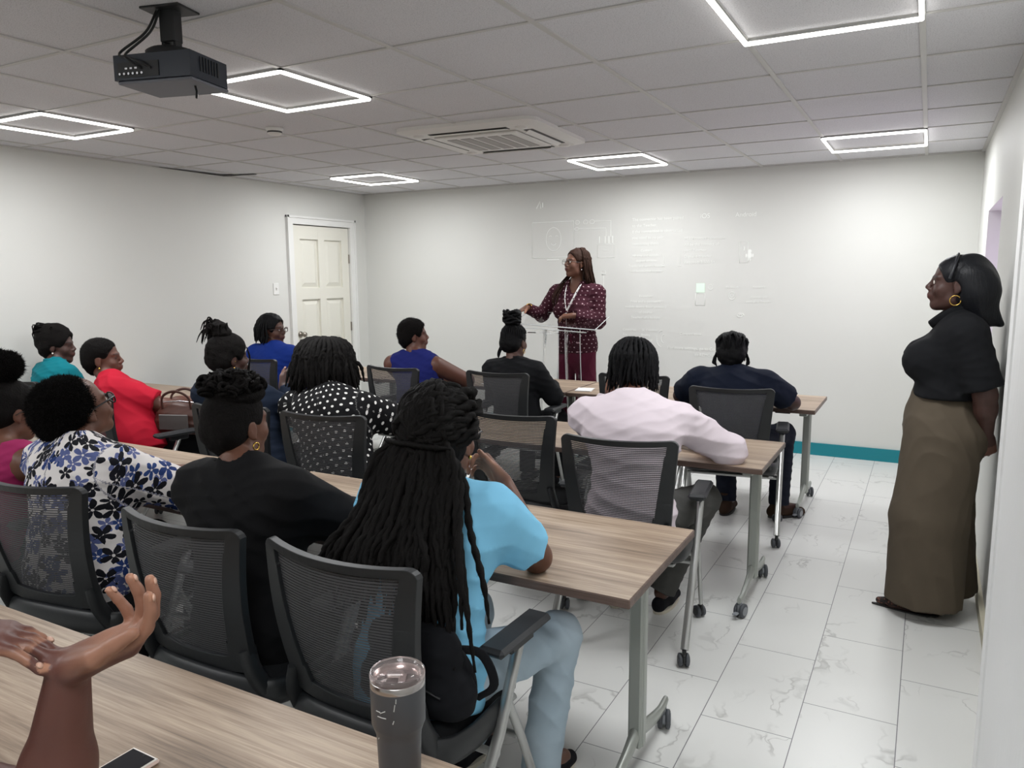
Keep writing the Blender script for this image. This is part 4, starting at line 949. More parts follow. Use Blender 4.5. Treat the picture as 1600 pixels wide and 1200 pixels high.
# ------------------------------------------------------------------ the people
rnd = np.random.RandomState(7)
def upd(J, **k): J.update(k); return J
PH = dict(n=(0, 0, -1), curl=(12, 22, 14))

# --- woman in light blue with long twists, elbow on the table (nearest seated figure)
J = sit(-1.16, 1.60, (-1.20, 1.74, 1.03), (-1.215, 1.815, 1.155), 4, look=(-1.35, 6.2), tilt=-.05)
upd(J, shR=(-1.02, 1.765, .965), shL=(-1.385, 1.735, .955), elR=(-.985, 1.955, .785), wrR=(-1.125, 2.01, .985), elL=(-1.47, 1.95, .785), wrL=(-1.30, 2.15, .775),
    hipR=(-1.06, 1.63, .55), knR=(-.945, 2.03, .515), anR=(-.985, 1.985, .10), toeR=(.15, 1, 0))
ro, H, info, (rt, up, fw) = person('person in a light blue tee with very long dark twists, elbow on the table', J, 'skin_medium', ('sky_cotton', 'short', .72, .018, .10),
    'light_denim', dict(mat='shoe_black', sole='sole_white'), g=1.02, bust=1.0, arm=1.08, h=.005, hands=({'d': (.6, .8, 0), **PH}, {'d': (-.62, -.02, .55), 'n': (-.35, -.75, -.3), 'side': (-.3, -.1, .9), 'curl': (50, 55, 30), 'thumb': (20, 20)}), leg=1.0, ffold=drape(.006, 15, 40, (.6, .5, .6)), fold=drape(.006, 15, 41, (.5, .3, .9)))
nails(ro, info, 'nail_pink', (1,))
eyes_glasses(ro, H, glasses=.0030, lens_r=.021)
stud(ro, H, 1, .006)
band = H.p(0, -.118, .010)
st = []
for i in range(14):
    for j in range(11):
        th = math.pi+(i-6.5)/6.5*2.05; ph = .12+j/10*1.35
        if abs(th-math.pi) > 1.75 and ph < .35: continue
        s0 = scalp(H, th+rnd.randn()*.04, ph+rnd.randn()*.03, .014); u = (i-6.5)/6.5
        bx = u*.070+rnd.randn()*.006; bz = rnd.randn()*.008+(j-5)*.0022; b0 = H.p(bx, -.108-.022*(1-u*u)+rnd.randn()*.004, .006+bz-.012*abs(u))
        thb = math.pi-math.asin(max(-.97, min(.97, bx/.09)))
        mids = [geo(H, s0, b0, t_, .024+.012*math.sin(math.pi*t_)+.004*rnd.randn()) for t_ in (.25, .5, .8)]
        q = rnd.rand(); ln = .14+.16*q*rnd.rand()+(.17*rnd.rand() if u > .15 else 0)
        spx = u*.175+rnd.randn()*.022-.055*(q < .8)*(.3+.7*rnd.rand())+(.05*rnd.rand() if u > .35 else 0)
        bk = -.13-.055*rnd.rand(); hh = np.array(b0)
        p1 = hh+rt*(spx*.28)-fw*.012-up*.07; p2 = V(*J['neck'])+rt*(spx*.74+rnd.randn()*.008)+fw*(bk*.92+.03*abs(u))-up*.10; p3 = V(*J['neck'])+rt*(spx*.95+rnd.randn()*.010)+fw*(bk-.018+.02*abs(u))-up*(.10+ln*.55); p4 = V(*J['neck'])+rt*(spx*1.08+rnd.randn()*.012)+fw*(bk+.008)-up*(.10+ln)
        C_ = catmull([s0]+mids+[b0, p1, p2, p3, p4], 9); st.append((C_, .0118, .0088))
a = cap_hair(H, .018, line=.082, low=-.05, amp=.003, f=120, h_=.005); b = ropes('h', None, ro, st, n=9, pitch=.046, twist=.5)
mesh_np('hair', *join([a, b, fuzz(*b, 5000, L=.010, r=.0006)]), 'hair_twist', ro)
tie = [H.p(x, -.128-.036*(1-(x/.10)**2), .006-.03*abs(x)-.06*max(0, x)) for x in np.linspace(-.100, .100, 12)]
mesh_np('hair_tie', *ropes('t', None, ro, [(catmull(tie, 3), .0075, .0075)], n=8, pitch=.02, twist=.3), 'hair_twist', ro)

# --- woman in black sweater with curls on top
def curls(H):
    out = []
    for k in range(150):
        c = V(rnd.uniform(-1, 1)*.090, rnd.uniform(-1, 1)*.090, 0); rr_ = math.hypot(c[0], c[1])
        if rr_ > .090: continue
        c[0] -= .004; c[1] -= .012
        c[2] = .100+.052*math.sqrt(max(0, 1-(rr_/.102)**2))+rnd.uniform(-.008, .008); a1 = unit(rnd.randn(3)); a2 = unit(np.cross(a1, rnd.randn(3))); a3 = np.cross(a1, a2); R_ = rnd.uniform(.013, .021)
        out.append(([H.p(*(c+R_*(math.cos(t_)*a1+math.sin(t_)*a2)+a3*.0022*t_)) for t_ in np.linspace(0, 8.5, 22)], .0072, .005))
    return out
J = sit(-1.79, 1.60, (-1.82, 1.61, 1.045), (-1.895, 1.665, 1.16), 2, look=(-1.75, 6.2), tilt=.02, w=.40)
upd(J, shL=(-2.00, 1.60, .955), shR=(-1.645, 1.625, .965), elR=(-1.60, 1.90, .79), wrR=(-1.80, 2.06, .778), elL=(-2.08, 1.86, .79), wrL=(-1.96, 2.08, .778))
ro, H, info, _ = person('person in a black long-sleeved sweater with dark curls piled on top', J, 'skin_medium', ('black_knit', 'long', .93, .022, .14), 'black_trouser', dict(mat='shoe_black', sole='sole_dark'),
    g=1.08, bust=1.1, arm=1.22, sc=1.0, h=.0056, hands=({'d': (.3, .95, 0), **PH}, {'d': (-.75, .6, .05), **PH}), fold=drape(.006, 16, 3, (.5, .2, .9)))
nails(ro, info, 'nail_pink', (1,))
mesh_np('hair', *join([cap_hair(H, .004, line=.070, low=-.08, amp=.0015, f=150, h_=.005),
    blob_hair(H, [(0, .0, .100, .088, .090, .050)], amp=.006, f=70, cut=False)] +
    [ropes('c', None, ro, curls(H), n=7, pitch=.5, twist=.05)]), 'hair_afro', ro)
hoop(ro, H, 1, .011, .0028)

# --- woman in floral blouse
J = sit(-2.68, 1.60, (-2.76, 1.68, 1.000), (-2.84, 1.745, 1.125), -4, look=(-2.5, 6.2), tilt=.30, w=.42)
upd(J, shL=(-2.97, 1.68, .915), shR=(-2.59, 1.71, .92), elR=(-2.46, 1.94, .785), wrR=(-2.52, 2.14, .78), elL=(-3.06, 1.95, .79), wrL=(-2.9, 2.14, .78))
ro, H, info, _ = person('person in a white blouse with blue and black flowers, short natural hair and glasses', J, 'skin_medium', ('floral', 'long', .55, .024, .16), 'navy_trouser', dict(mat='shoe_black', sole='sole_dark'),
    g=1.12, bust=1.1, arm=1.22, h=.0056, hands=({'d': (.3, .95, 0), **PH}, {'d': (-.3, .95, 0), **PH}), fold=drape(.006, 15, 8, (.4, .2, .9)))
mesh_np('hair', *fuzzy(blob_hair(H, [(0, -.056, .038, .099, .104, .098), (0, -.096, .0, .082, .068, .092), (0, -.035, .070, .085, .070, .062)], amp=.006, f=110, h_=.005), 22000, L=.013, r=.0011), 'hair_afro', ro)
eyes_glasses(ro, H, glasses=.0030, lens_r=.021)

# --- woman with puff at the left edge
J = sit(-3.36, 1.60, (-3.34, 1.70, .955), (-3.37, 1.775, 1.07), 0, look=(-2.9, 6.2), tilt=-.15, w=.40)
upd(J, neckline=.13, shL=(-3.52, 1.69, .88), shR=(-3.15, 1.70, .88), elR=(-3.06, 1.90, .78), wrR=(-3.2, 2.10, .78))
ro, H, info, _ = person('person in pink at the left edge, hair in a round puff, thin glasses', J, 'skin_medium', ('pink_cotton', 'none', 1, .014, .10), 'navy_trouser', dict(mat='shoe_black', sole='sole_dark'),
    g=1.1, bust=1.0, arm=1.35, h=.0062, hands=({'d': (.2, .95, 0), **PH}, {'d': (-.5, .85, 0), **PH}))
mesh_np('hair', *join([cap_hair(H, .006, line=.07, amp=.002, f=130), fuzzy(blob_hair(H, [(0, -.045, .175, .072, .070, .062)], amp=.006, f=110, cut=False), 9000, L=.013, r=.0012)]), 'hair_afro', ro)
eyes_glasses(ro, H, glasses=.0018, lens_r=.022, mat='glasses_thin')

# --- man in pale pink shirt
J = sit(-1.11, 3.14, (-1.17, 3.32, 1.045), (-1.22, 3.46, 1.175), 6, look=(-1.45, 6.2), tilt=-.25, w=.44)
upd(J, shL=(-1.40, 3.30, .955), shR=(-.955, 3.36, .955), elR=(-.78, 3.58, .795), wrR=(-.98, 3.76, .785), elL=(-1.50, 3.68, .80), wrL=(-1.455, 3.76, .99),
    hipR=(-1.0, 3.2, .55), knR=(-.90, 3.60, .54), anR=(-1.05, 3.45, .12), anL=(-1.26, 3.42, .12))
ro, H, info, _ = person('person in a pale pink long-sleeved shirt with short dark locs, seen from behind', J, 'skin_brown', ('pinkwhite_cotton', 'long', .95, .022, .16), 'grey_trouser', dict(mat='shoe_black', sole='sole_white'),
    g=1.06, bust=0, arm=1.18, h=.0056, hands=({'d': (.2, -.25, .9), 'n': (.8, -.3, 0), 'curl': (55, 60, 40), 'thumb': (10, 10)}, {'d': (-.9, .4, 0), **PH}), fold=drape(.007, 15, 12, (.25, .1, 1.0)), leg=1.12)
st = []
for i in range(20):
    for j in range(7):
        th = math.pi+(i-9.5)/9.5*2.25; ph = .15+j/6*1.35; s0 = scalp(H, th+rnd.randn()*.06, ph, .004); u = math.sin(th)
        e0 = scalp(H, th+rnd.randn()*.05, .05, .020+.006*rnd.rand()); front = math.cos(th) > .25
        L_ = (.02 if front else .085)+.05*rnd.rand(); e1 = np.array(e0)-V(0, 0, L_*.6)+.006*rnd.randn(3); e2 = e1-V(0, 0, L_*.6)+.010*rnd.randn(3)
        st.append((catmull([s0, scalp(H, th, ph*.72+.02, .018), scalp(H, th, ph*.35+.02, .022), e0, e1, e2], 6), .0098, .0075))
mesh_np('hair', *join([cap_hair(H, .008, line=.08, low=-.06, amp=.003, f=110), ropes('h', None, ro, st, n=8, pitch=.03, twist=.36)]), 'hair_black', ro)
for s_ in 'LR':
    a_ = V(*J['an'+s_]); mb = MB(); mb.tube([a_+V(0, 0, -.03), a_+V(0, .005, .05)], .042, 14); child(mb, 'sock', 'white_sock', ro)

# --- polka dot blouse, big shoulder length hair
J = sit(-2.68, 3.02, (-2.87, 3.16, .985), (-2.98, 3.27, 1.105), -8, look=(-2.75, 6.2), tilt=-.1, w=.44)
upd(J, shL=(-3.08, 3.12, .895), shR=(-2.66, 3.21, .895), elR=(-2.50, 3.42, .79), wrR=(-2.72, 3.60, .78), elL=(-3.22, 3.34, .79), wrL=(-3.05, 3.6, .78))
ro, H, info, _ = person('person in a black blouse with white polka dots and big dark hair', J, 'skin_brown', ('black_white_polka', 'long', .93, .024, .18), 'black_trouser', dict(mat='shoe_black', sole='sole_dark'),
    g=1.15, bust=1.1, arm=1.35, h=.0065, hands=({'d': (.3, .95, 0), **PH}, {'d': (-.75, .6, 0), **PH}), fold=drape(.006, 14, 6, (.5, .2, .8)))
st = []
for i in range(26):
    for j in range(9):
        th = math.pi+(i-12.5)/12.5*2.35; ph = .0+j/8*1.45; side = abs(math.sin(th)); s0 = scalp(H, th+rnd.randn()*.06, ph, .004); o_ = .045+.02*side+.012*rnd.rand()
        e0 = scalp(H, th+rnd.randn()*.05, .12, o_); L_ = (.10+.06*rnd.rand())*(1 if math.cos(th) < .3 else .75); dd = unit(V(*(np.array(e0)-H.o))*V(1, 1, 0))
        e1 = np.array(e0)+dd*.012-V(0, 0, L_*.6)+.008*rnd.randn(3); e2 = e1+dd*.004-V(0, 0, L_*.7)+.014*rnd.randn(3)
        st.append((catmull([s0, scalp(H, th, ph*.8+.15, o_*.6), scalp(H, th, ph*.4+.14, o_), e0, e1, e2], 6), .0155, .010))
mesh_np('hair', *join([blob_hair(H, [(0, -.02, .045, .110, .120, .105), (0, -.06, -.03, .105, .075, .10)], amp=.005, f=90, h_=.0065), ropes('h', None, ro, st, n=8, pitch=.035, twist=.38)]), 'hair_twist', ro)

# --- ponytail woman, dark shirt
J = sit(-3.26, 3.02, (-3.48, 3.04, 1.03), (-3.555, 3.09, 1.16), 2, look=(-2.6, 6.2), tilt=-.05, w=.38)
upd(J, shL=(-3.66, 3.00, .95), shR=(-3.31, 3.07, .94), elR=(-3.14, 3.30, .80), wrR=(-3.37, 3.32, .965), elL=(-3.74, 3.26, .8))
ro, H, info, _ = person('person in a dark navy shirt with a high messy ponytail, pointing a finger', J, 'skin_dark', ('darknavy_cotton', 'long', .93, .02, .14), 'black_trouser', dict(mat='shoe_black', sole='sole_dark'),
    g=1.05, bust=1.0, arm=1.15, h=.0062, hands=({'d': (.3, .95, 0), **PH}, {'d': (.25, .5, .75), 'n': (-.5, .3, -.3), 'per': [(5, 5, 5), (70, 80, 40), (70, 80, 40), (70, 80, 40)], 'thumb': (10, 20)}))
nails(ro, info, 'nail_pink', (1,))
st = []
for k in range(70):
    a_, b_ = rnd.rand()*6.28, rnd.rand(); top = H.p(.03*math.cos(a_)*b_, -.045+.03*math.sin(a_)*b_, .13); ln = .10+.06*rnd.rand(); da = rnd.randn(3)*.02
    dx = -.012-.045*rnd.rand(); st.append((catmull([top, top+V(dx*.3, -.005, .035)+da*.5, top+V(dx*1.0, -.01, .045+.012*rnd.rand())+da, top+V(dx*1.5, -.015, .03)+da*1.2, top+V(dx*1.75, -.02, -.03*rnd.rand())+da*1.4], 4), .007, .0035))
for k in range(4): st.append((catmull([H.p(.070, .070, .06), H.p(.086+.003*k, .078, .0), H.p(.082, .080-.004*k, -.06), H.p(.080+.006*k, .075, -.11)], 5), .003, .002))
mesh_np('hair', *join([cap_hair(H, .012, line=.08, low=-.06, amp=.003, f=110, top=.012), blob_hair(H, [(0, -.04, .13, .055, .055, .045), (-.01, -.055, .165, .05, .045, .04)], amp=.009, f=80, cut=False), ropes('h', None, ro, st, n=6, pitch=.03, twist=.1)]), 'hair_afro', ro)
hoop(ro, H, 1, .016, .002); stud(ro, H, 1, .003, drop=-.03)

# --- red polo
J = sit(-4.50, 3.12, (-4.76, 3.14, .96), (-4.86, 3.17, 1.085), 24, look=(-2.3, 5.6), tilt=.02, w=.42)
upd(J, shR=(-4.59, 3.07, .88), shL=(-4.93, 3.24, .88), elR=(-4.34, 3.24, .79), wrR=(-4.22, 3.46, .815), elL=(-4.80, 3.42, .70), wrL=(-4.55, 3.52, .70))
ro, H, info, _ = person('person in a bright red tee with cropped hair, reaching for the brown handbag', J, 'skin_warm', ('red_cotton', 'short', .80, .022, .14), 'black_trouser', dict(mat='shoe_black', sole='sole_dark'),
    g=1.26, bust=1.2, arm=1.2, fat=1.06, sc=1.12, h=.0062, hands=({'d': (.7, .6, 0), **PH}, {'d': (.35, .9, .1), 'n': (-.5, .2, -.7), 'curl': (30, 40, 25)}), fold=drape(.005, 16, 21, (.6, .1, .8)))
mesh_np('hair', *fuzzy(cap_hair(H, .005, line=.058, low=-.085, amp=.002, f=160, h_=.0055), 6000, L=.006, r=.0009), 'hair_afro', ro); stud(ro, H, 1, .0075, 'gold', .004)

# --- teal shirt
J = sit(-5.36, 3.10, (-5.46, 3.20, 1.01), (-5.52, 3.27, 1.14), 10, look=(-2.5, 5.6), tilt=-.05, w=.38)
ro, H, info, _ = person('person in a teal collared shirt with dark updo, behind the red tee', J, 'skin_dark', ('teal_cotton', 'short', .85, .02, .12), 'black_trouser', dict(mat='shoe_black', sole='sole_dark'), g=1.05, arm=1.1, h=.0068)
st = []
for k in range(40):
    a_ = rnd.randn()*.5; top = H.p(rnd.randn()*.025, -.075, .115+rnd.randn()*.015); st.append((catmull([H.p(rnd.randn()*.035, -.01, .125), top, top+V(-.045-.03*rnd.rand(), -.03, .012*rnd.randn()), top+V(-.05-.02*rnd.rand(), -.035, -.04-.05*rnd.rand())], 4), .008, .004))
mesh_np('hair', *join([cap_hair(H, .014, line=.075, low=-.07, amp=.004, f=90, back=.02, top=.02), ropes('h', None, ro, st, n=6, pitch=.02, twist=.2)]), 'hair_afro', ro); stud(ro, H, 1, .007, 'pearl')
mb = MB(); mb.tube([V(*J['neck'])+V(math.cos(a_)*.072, math.sin(a_)*.066, .022+.012*math.sin(a_+2.6)) for a_ in np.linspace(0, 2*math.pi, 20)][:-1], .012, 8, closed=True, flat=(1.6, .5)); child(mb, 'collar', 'teal_cotton', ro)

# --- royal blue
J = sit(-4.88, 4.80, (-4.97, 4.80, 1.02), (-5.01, 4.84, 1.165), 0, look=(-2.6, 5.5), tilt=.0, w=.40)
ro, H, info, _ = person('person in a royal blue shirt with dark shoulder length curls and dark rimmed glasses', J, 'skin_brown', ('royal_cotton', 'long', .9, .024, .14), 'black_trouser', dict(mat='shoe_black', sole='sole_dark'), g=1.15, sc=1.1, arm=1.3, h=.0068)
st = []
for i in range(22):
    for j in range(5):
        th = math.pi+(i-10.5)/10.5*1.75; ph = -.1+j/4*.7; s0 = scalp(H, th, ph, .006); e0 = scalp(H, th, -.15, .02+.008*rnd.rand()); L_ = .075+.035*rnd.rand()
        st.append((catmull([s0, e0, np.array(e0)-V(0, 0, L_*.6)+.006*rnd.randn(3), np.array(e0)-V(0, 0, L_*1.2)+.010*rnd.randn(3)], 5), .010, .006))
mesh_np('hair', *join([cap_hair(H, .014, line=.07, low=-.12, amp=.003, f=120), ropes('h', None, ro, st, n=6, pitch=.02, twist=.25)]), 'hair_black', ro)
eyes_glasses(ro, H, glasses=.0032, lens_r=.020, mat='glasses_brown'); stud(ro, H, 1, .007, 'silver')

# --- sleeveless deep blue
J = sit(-3.42, 4.82, (-3.50, 4.86, 1.02), (-3.545, 4.90, 1.16), 8, look=(-2.0, 6.3), tilt=.0, w=.38, tw=10)
upd(J, shR=(-3.32, 4.86, .935), shL=(-3.68, 4.80, .935), elR=(-3.17, 5.08, .80), wrR=(-3.36, 5.30, .785))
ro, H, info, _ = person('person in a sleeveless deep blue top with cropped hair at the front table', J, 'skin_warm', ('deepblue_cotton', 'none', 1, .016, .14), 'black_trouser', dict(mat='shoe_black', sole='sole_dark'), g=1.18, bust=1.1, arm=1.4, fat=1.05, h=.0066,
    hands=({'d': (.3, .95, 0), **PH}, {'d': (-.7, .7, 0), **PH}))
mesh_np('hair', *fuzzy(cap_hair(H, .010, line=.065, low=-.08, amp=.003, f=130), 5000, L=.008, r=.001), 'hair_afro', ro)

# --- braided top bun, black
J = sit(-2.60, 4.86, (-2.65, 4.90, .995), (-2.665, 4.94, 1.135), 0, look=(-2.5, 6.3), tilt=-.02, w=.37)
upd(J, elR=(-2.37, 4.99, .74), wrR=(-2.5, 5.24, .785))
ro, H, info, _ = person('person in a plain black top with braids gathered in a tall bun, gold hoops', J, 'skin_brown', ('black_cotton', 'long', .93, .018, .14), 'black_trouser', dict(mat='shoe_black', sole='sole_dark'), g=1.02, arm=1.1, h=.0066)
st = []
for k in range(26):
    a_ = k*2.4; b_ = .028+.020*(k % 5)/4; z0 = .130+.085*k/26
    st.append((catmull([H.p(math.cos(a_+t_)*b_*1.25, -.028+math.sin(a_+t_)*b_*1.25, z0+.010*math.sin(3*t_)) for t_ in np.linspace(0, 3.6, 7)], 3), .0125, .011))
for k in range(34):
    th = k/34*2*math.pi; st.append((catmull([scalp(H, th, -.1 if math.cos(th) < 0 else .25, .004), scalp(H, th, .5, .007), scalp(H, th, 1.0, .009), H.p(0, -.025, .135)], 4), .0065, .006))
for k in range(3): st.append((catmull([H.p(-.05-.01*k, -.06, -.02), H.p(-.085-.01*k, -.055, -.08), H.p(-.10, -.055, -.12)], 4), .006, .004))
mesh_np('hair', *join([cap_hair(H, .004, line=.07, low=-.06, amp=.002, f=120), ropes('h', None, ro, st, n=6, pitch=.018, twist=.28)]), 'hair_black', ro)
hoop(ro, H, 1, .013, .002); hoop(ro, H, -1, .013, .002)

# --- man in navy
J = sit(-1.04, 4.84, (-1.08, 4.96, .985), (-1.105, 5.03, 1.105), 4, look=(-1.35, 6.5), tilt=-.20, w=.46)
upd(J, shL=(-1.30, 4.95, .93), shR=(-.87, 4.98, .93), elR=(-.735, 5.16, .79), wrR=(-.92, 5.36, .785), elL=(-1.47, 5.14, .79), wrL=(-1.25, 5.38, .785),
    hipR=(-.94, 4.9, .55), knR=(-.80, 5.27, .56), anR=(-.80, 5.20, .11), toeR=(.75, .65, 0), anL=(-1.13, 5.12, .11), knL=(-1.18, 5.27, .56))
ro, H, info, _ = person('person in a dark navy tee and brown boots, rightmost in the front row', J, 'skin_dark', ('navy_cotton', 'short', .74, .022, .14), 'navy_trouser', dict(mat='boot_brown', sole='sole_dark', h=.11, tip=.032), g=1.15, bust=0, arm=1.15, h=.0062, leg=1.08,
    hands=({'d': (.7, .7, 0), **PH}, {'d': (-.8, .5, 0), **PH}), fold=drape(.006, 15, 31, (.4, .1, .9)))
st = []
for k in range(15):
    u = (k-7)/7; st.append((catmull([scalp(H, u*1.35, .55-.2*abs(u), .006), scalp(H, u*1.3+.1*math.sin(k), 1.25-.3*abs(u), .016), scalp(H, math.pi-u*1.3+.25*math.sin(k*2), .9-.3*abs(u), .018), scalp(H, math.pi-u*1.1+.3*math.sin(k*1.3), .2, .018), H.p(u*.05, -.085, -.05)], 6), .0105, .009))
for s_ in (-1, 1):
    for k in range(4): st.append((catmull([H.p(s_*.080, -.03-.012*k, .02), H.p(s_*(.090+.004*k), -.035-.01*k, -.03), H.p(s_*(.090+.006*k), -.045-.01*k, -.065), H.p(s_*(.078+.004*k), -.055-.01*k, -.095+.006*k)], 5), .0042, .0034))
mesh_np('hair', *join([cap_hair(H, .010, line=.085, low=-.085, amp=.003, f=120, wide=1.1), ropes('h', None, ro, st, n=7, pitch=.025, twist=.35)]), 'hair_black', ro)

# --- the speaker at the lectern
J = dict(pelvis=(-2.79, 6.36, 1.00), waist=(-2.79, 6.36, 1.17), chest=(-2.79, 6.34, 1.34), neck=(-2.785, 6.34, 1.545), head=(-2.775, 6.31, 1.725), hf=(-.56, -.82, .06), hu=(0, 0, 1),
    shR=(-2.985, 6.34, 1.455), shL=(-2.585, 6.36, 1.455), elR=(-3.105, 6.28, 1.255), wrR=(-3.145, 6.06, 1.335), elL=(-2.545, 6.28, 1.215), wrL=(-2.72, 6.12, 1.27),
    hipR=(-2.88, 6.36, .95), hipL=(-2.70, 6.36, .95), knR=(-2.91, 6.34, .50), knL=(-2.68, 6.34, .50), anR=(-2.93, 6.38, .09), anL=(-2.67, 6.38, .09), toe=(-.1, -1, 0), vneck=.12, neckline=.064, uvback=1)
ro, H, info, (rt, up, fw) = person('person speaking at the clear lectern in maroon dotted blouse and trousers with white lanyard', J, 'skin_medium', ('maroon_dotted', 'long', .93, .016, .05), 'maroon_trouser', dict(mat='shoe_black', sole='sole_dark'),
    sc=1.04, g=1.05, bust=1.1, arm=1.02, h=.006, flare=(.092, .100), leg=1.02, lipstick=True, hands=({'d': (-.95, -.1, -.05), 'n': (0, .3, -.9), 'curl': (30, 35, 20)}, {'d': (-.35, -.9, -.35), 'n': (.3, .2, -.9), 'curl': (18, 25, 18)}), ffold=drape(.007, 9, 5, (1, .6, .12)))
st = []
for i in range(30):
    for j in range(3):
        th = 1.55+i/29*(2*math.pi-3.1); ph = .2+j*.42; s0 = scalp(H, th, 1.35-.12*j, .005); sd = math.sin(th); s1 = scalp(H, th, ph, .012+.005*rnd.rand()); s2 = scalp(H, th, -.15, .016+.008*rnd.rand())
        left = sd > 0 and math.cos(th) > -.4; s3 = np.array(s2)-V(0, 0, .09)+.010*rnd.randn(3); nk = V(*J['neck'])
        if left: s4 = nk+V(-.11-.05*rnd.rand(), -.115-.03*rnd.rand(), -.08-.02*rnd.rand()); s5 = s4+V(-.02*rnd.rand(), -.012, -.10-.05*rnd.rand())
        else: s4 = s3+V(.02*rnd.rand()*sd*-1, .02, -.07); s5 = s4+V(.01*rnd.randn(), .02, -.07)
        st.append((catmull([s0, s1, s2, s3, s4, s5], 6), .0065, .0045))
mesh_np('hair', *join([cap_hair(H, .006, line=.058, low=-.05, amp=.002, f=120), ropes('h', None, ro, st, n=6, pitch=.016, twist=.25)]), 'hair_brown_braid', ro)
eyes_glasses(ro, H, glasses=.0018, lens_r=.021, mat='glasses_thin'); stud(ro, H, -1, .007, 'silver', .01)
nk = V(*J['neck']); mb = MB()
L1 = catmull([nk+V(.085, .01, .01), nk+V(.068, -.085, -.03), nk+V(.035, -.150, -.13), nk+V(-.012, -.185, -.24)], 8); L2 = catmull([nk+V(-.065, .01, .01), nk+V(-.058, -.085, -.03), nk+V(-.045, -.150, -.13), nk+V(-.014, -.185, -.24)], 8)
for L_ in (L1, L2): mb.tube(L_, .011, 8, flat=(1.0, .18))
child(mb, 'lanyard', 'paper_white', ro)
mb = MB()
for L_ in (L1, L2):
    for p_ in L_[4::4]: mb.lathe([(0, .004), (.006, .003), (.006, -.003)], p_+Vector((0, -.004, 0)), 10, R=Matrix.Rotation(math.pi/2, 3, 'X'))
child(mb, 'lanyard_print', 'maroon_trouser', ro)
mb = MB(); mb.lathe([(0, .006), (.014, .005), (.016, 0), (0, -.006)], nk+V(-.013, -.195, -.27), 16, R=Matrix.Rotation(math.pi/2, 3, 'X')); mb.tube([nk+V(-.013, -.19, -.25), nk+V(-.013, -.19, -.36)], .0025, 6); child(mb, 'badge_reel', 'silver', ro)
mb = MB(); w_ = V(*J['wrR']); mb.tube(ring(w_+V(.01, .02, 0), (-.15, -.95, .3), .034, .004), .004, 8, closed=True); child(mb, 'bracelet', 'gold', ro)

# --- woman leaning on the right wall
J = dict(seat=((.155, 4.09, .88), (.135, .16, .13)), shirt_lo=1.045, rise=.185, hipf=1.0, pelvis=(.095, 4.09, .93), waist=(.105, 4.09, 1.08), chest=(.105, 4.09, 1.235), neck=(.135, 4.09, 1.43), head=(.105, 4.09, 1.57), hf=(-1, .0, .04), hu=(0, 0, 1),
    shL=(.165, 3.93, 1.345), shR=(.165, 4.26, 1.345), elL=(.245, 3.915, 1.085), wrL=(.268, 4.0, .885), elR=(.245, 4.28, 1.085), wrR=(.262, 4.16, .90),
    hipL=(.10, 4.01, .86), hipR=(.10, 4.17, .86), knL=(.065, 4.00, .48), knR=(.085, 4.18, .48), anL=(.065, 3.99, .06), anR=(.135, 4.21, .06), toe=(-1, .03, 0), neckline=.055)
ro, H, info, (rt, up, fw) = person('person leaning against the right wall in black tee and wide olive trousers', J, 'skin_dark', ('black_cotton', 'short', .92, .016, None), 'olive_cotton',
    dict(mat='leopard', sole='sole_dark', h=.045, l=.19, tip=.016, st=.007), g=1.10, bust=1.16, arm=1.15, h=.0056, flare=(.148, .150), hands=({'d': (.10, .35, -.9), 'n': (-.2, .9, .1), 'curl': (40, 45, 30)}, {'d': (.1, -.4, -.9), 'n': (-.3, -.9, .1), 'curl': (30, 40, 30)}),
    ffold=drape(.006, 10, 15, (1, .7, .06)), fold=drape(.004, 20, 15, (.3, .1, 1)), leg=1.12)
nails(ro, info, 'nail_dark', (0,))
v = Vol()
v.ell(H.p(0, -.045, .035), V(.098, .098, .100), H.R, .03); v.ell(H.p(0, -.075, -.02), V(.098, .100, .10), H.R, .05); v.rc(H.p(-.03, -.085, -.05), H.p(-.03, -.105, -.125), .082, .062, .04); v.rc(H.p(.03, -.085, -.05), H.p(.03, -.105, -.125), .082, .062, .04)
v.rc(H.p(-.02, -.13, -.12), H.p(-.02, -.185, -.165), .035, .012, .04); v.rc(H.p(.03, -.13, -.12), H.p(.03, -.182, -.165), .035, .012, .04)
v.ell(H.p(0, .122, -.040), V(.14, .10, .128), H.R, .01, op='s'); v.ell(H.p(-.09, .012, -.032), V(.05, .038, .045), H.R, .01, op='s'); v.ell(H.p(.09, .012, -.032), V(.05, .038, .045), H.R, .01, op='s')
mesh_np('hair', *join([v.bake(.0055, lambda x, y, z: .003*np.sin(70*y+12*z+2*np.sin(14*x))*1.0+.002*noise3(x, y, z, 40, 3)), cap_hair(H, .004, line=.068, low=-.03, amp=.0008, f=100)]), 'hair_sleek', ro)
mb = MB(); mb.tube([H.p(.098*math.sin(a_), .022-.02*math.cos(a_), .036+.092*math.cos(a_)) for a_ in np.linspace(-1.75, 1.75, 24)], .0065, 8); child(mb, 'headband', 'headband_satin', ro)
hoop(ro, H, -1, .022, .0024)
eyes_glasses(ro, H)
mb = MB(); nb = V(*J['neck'])
mb.tube(catmull([nb+V(.06, -.055, .035), nb+V(-.02, -.075, .018), nb+V(-.085, -.05, -.03), nb+V(-.115, 0, -.055), nb+V(-.085, .05, -.03), nb+V(-.02, .075, .018), nb+V(.06, .055, .035)], 6), .020, 8, flat=(1.2, .35)); child(mb, 'collar', 'black_cotton', ro)

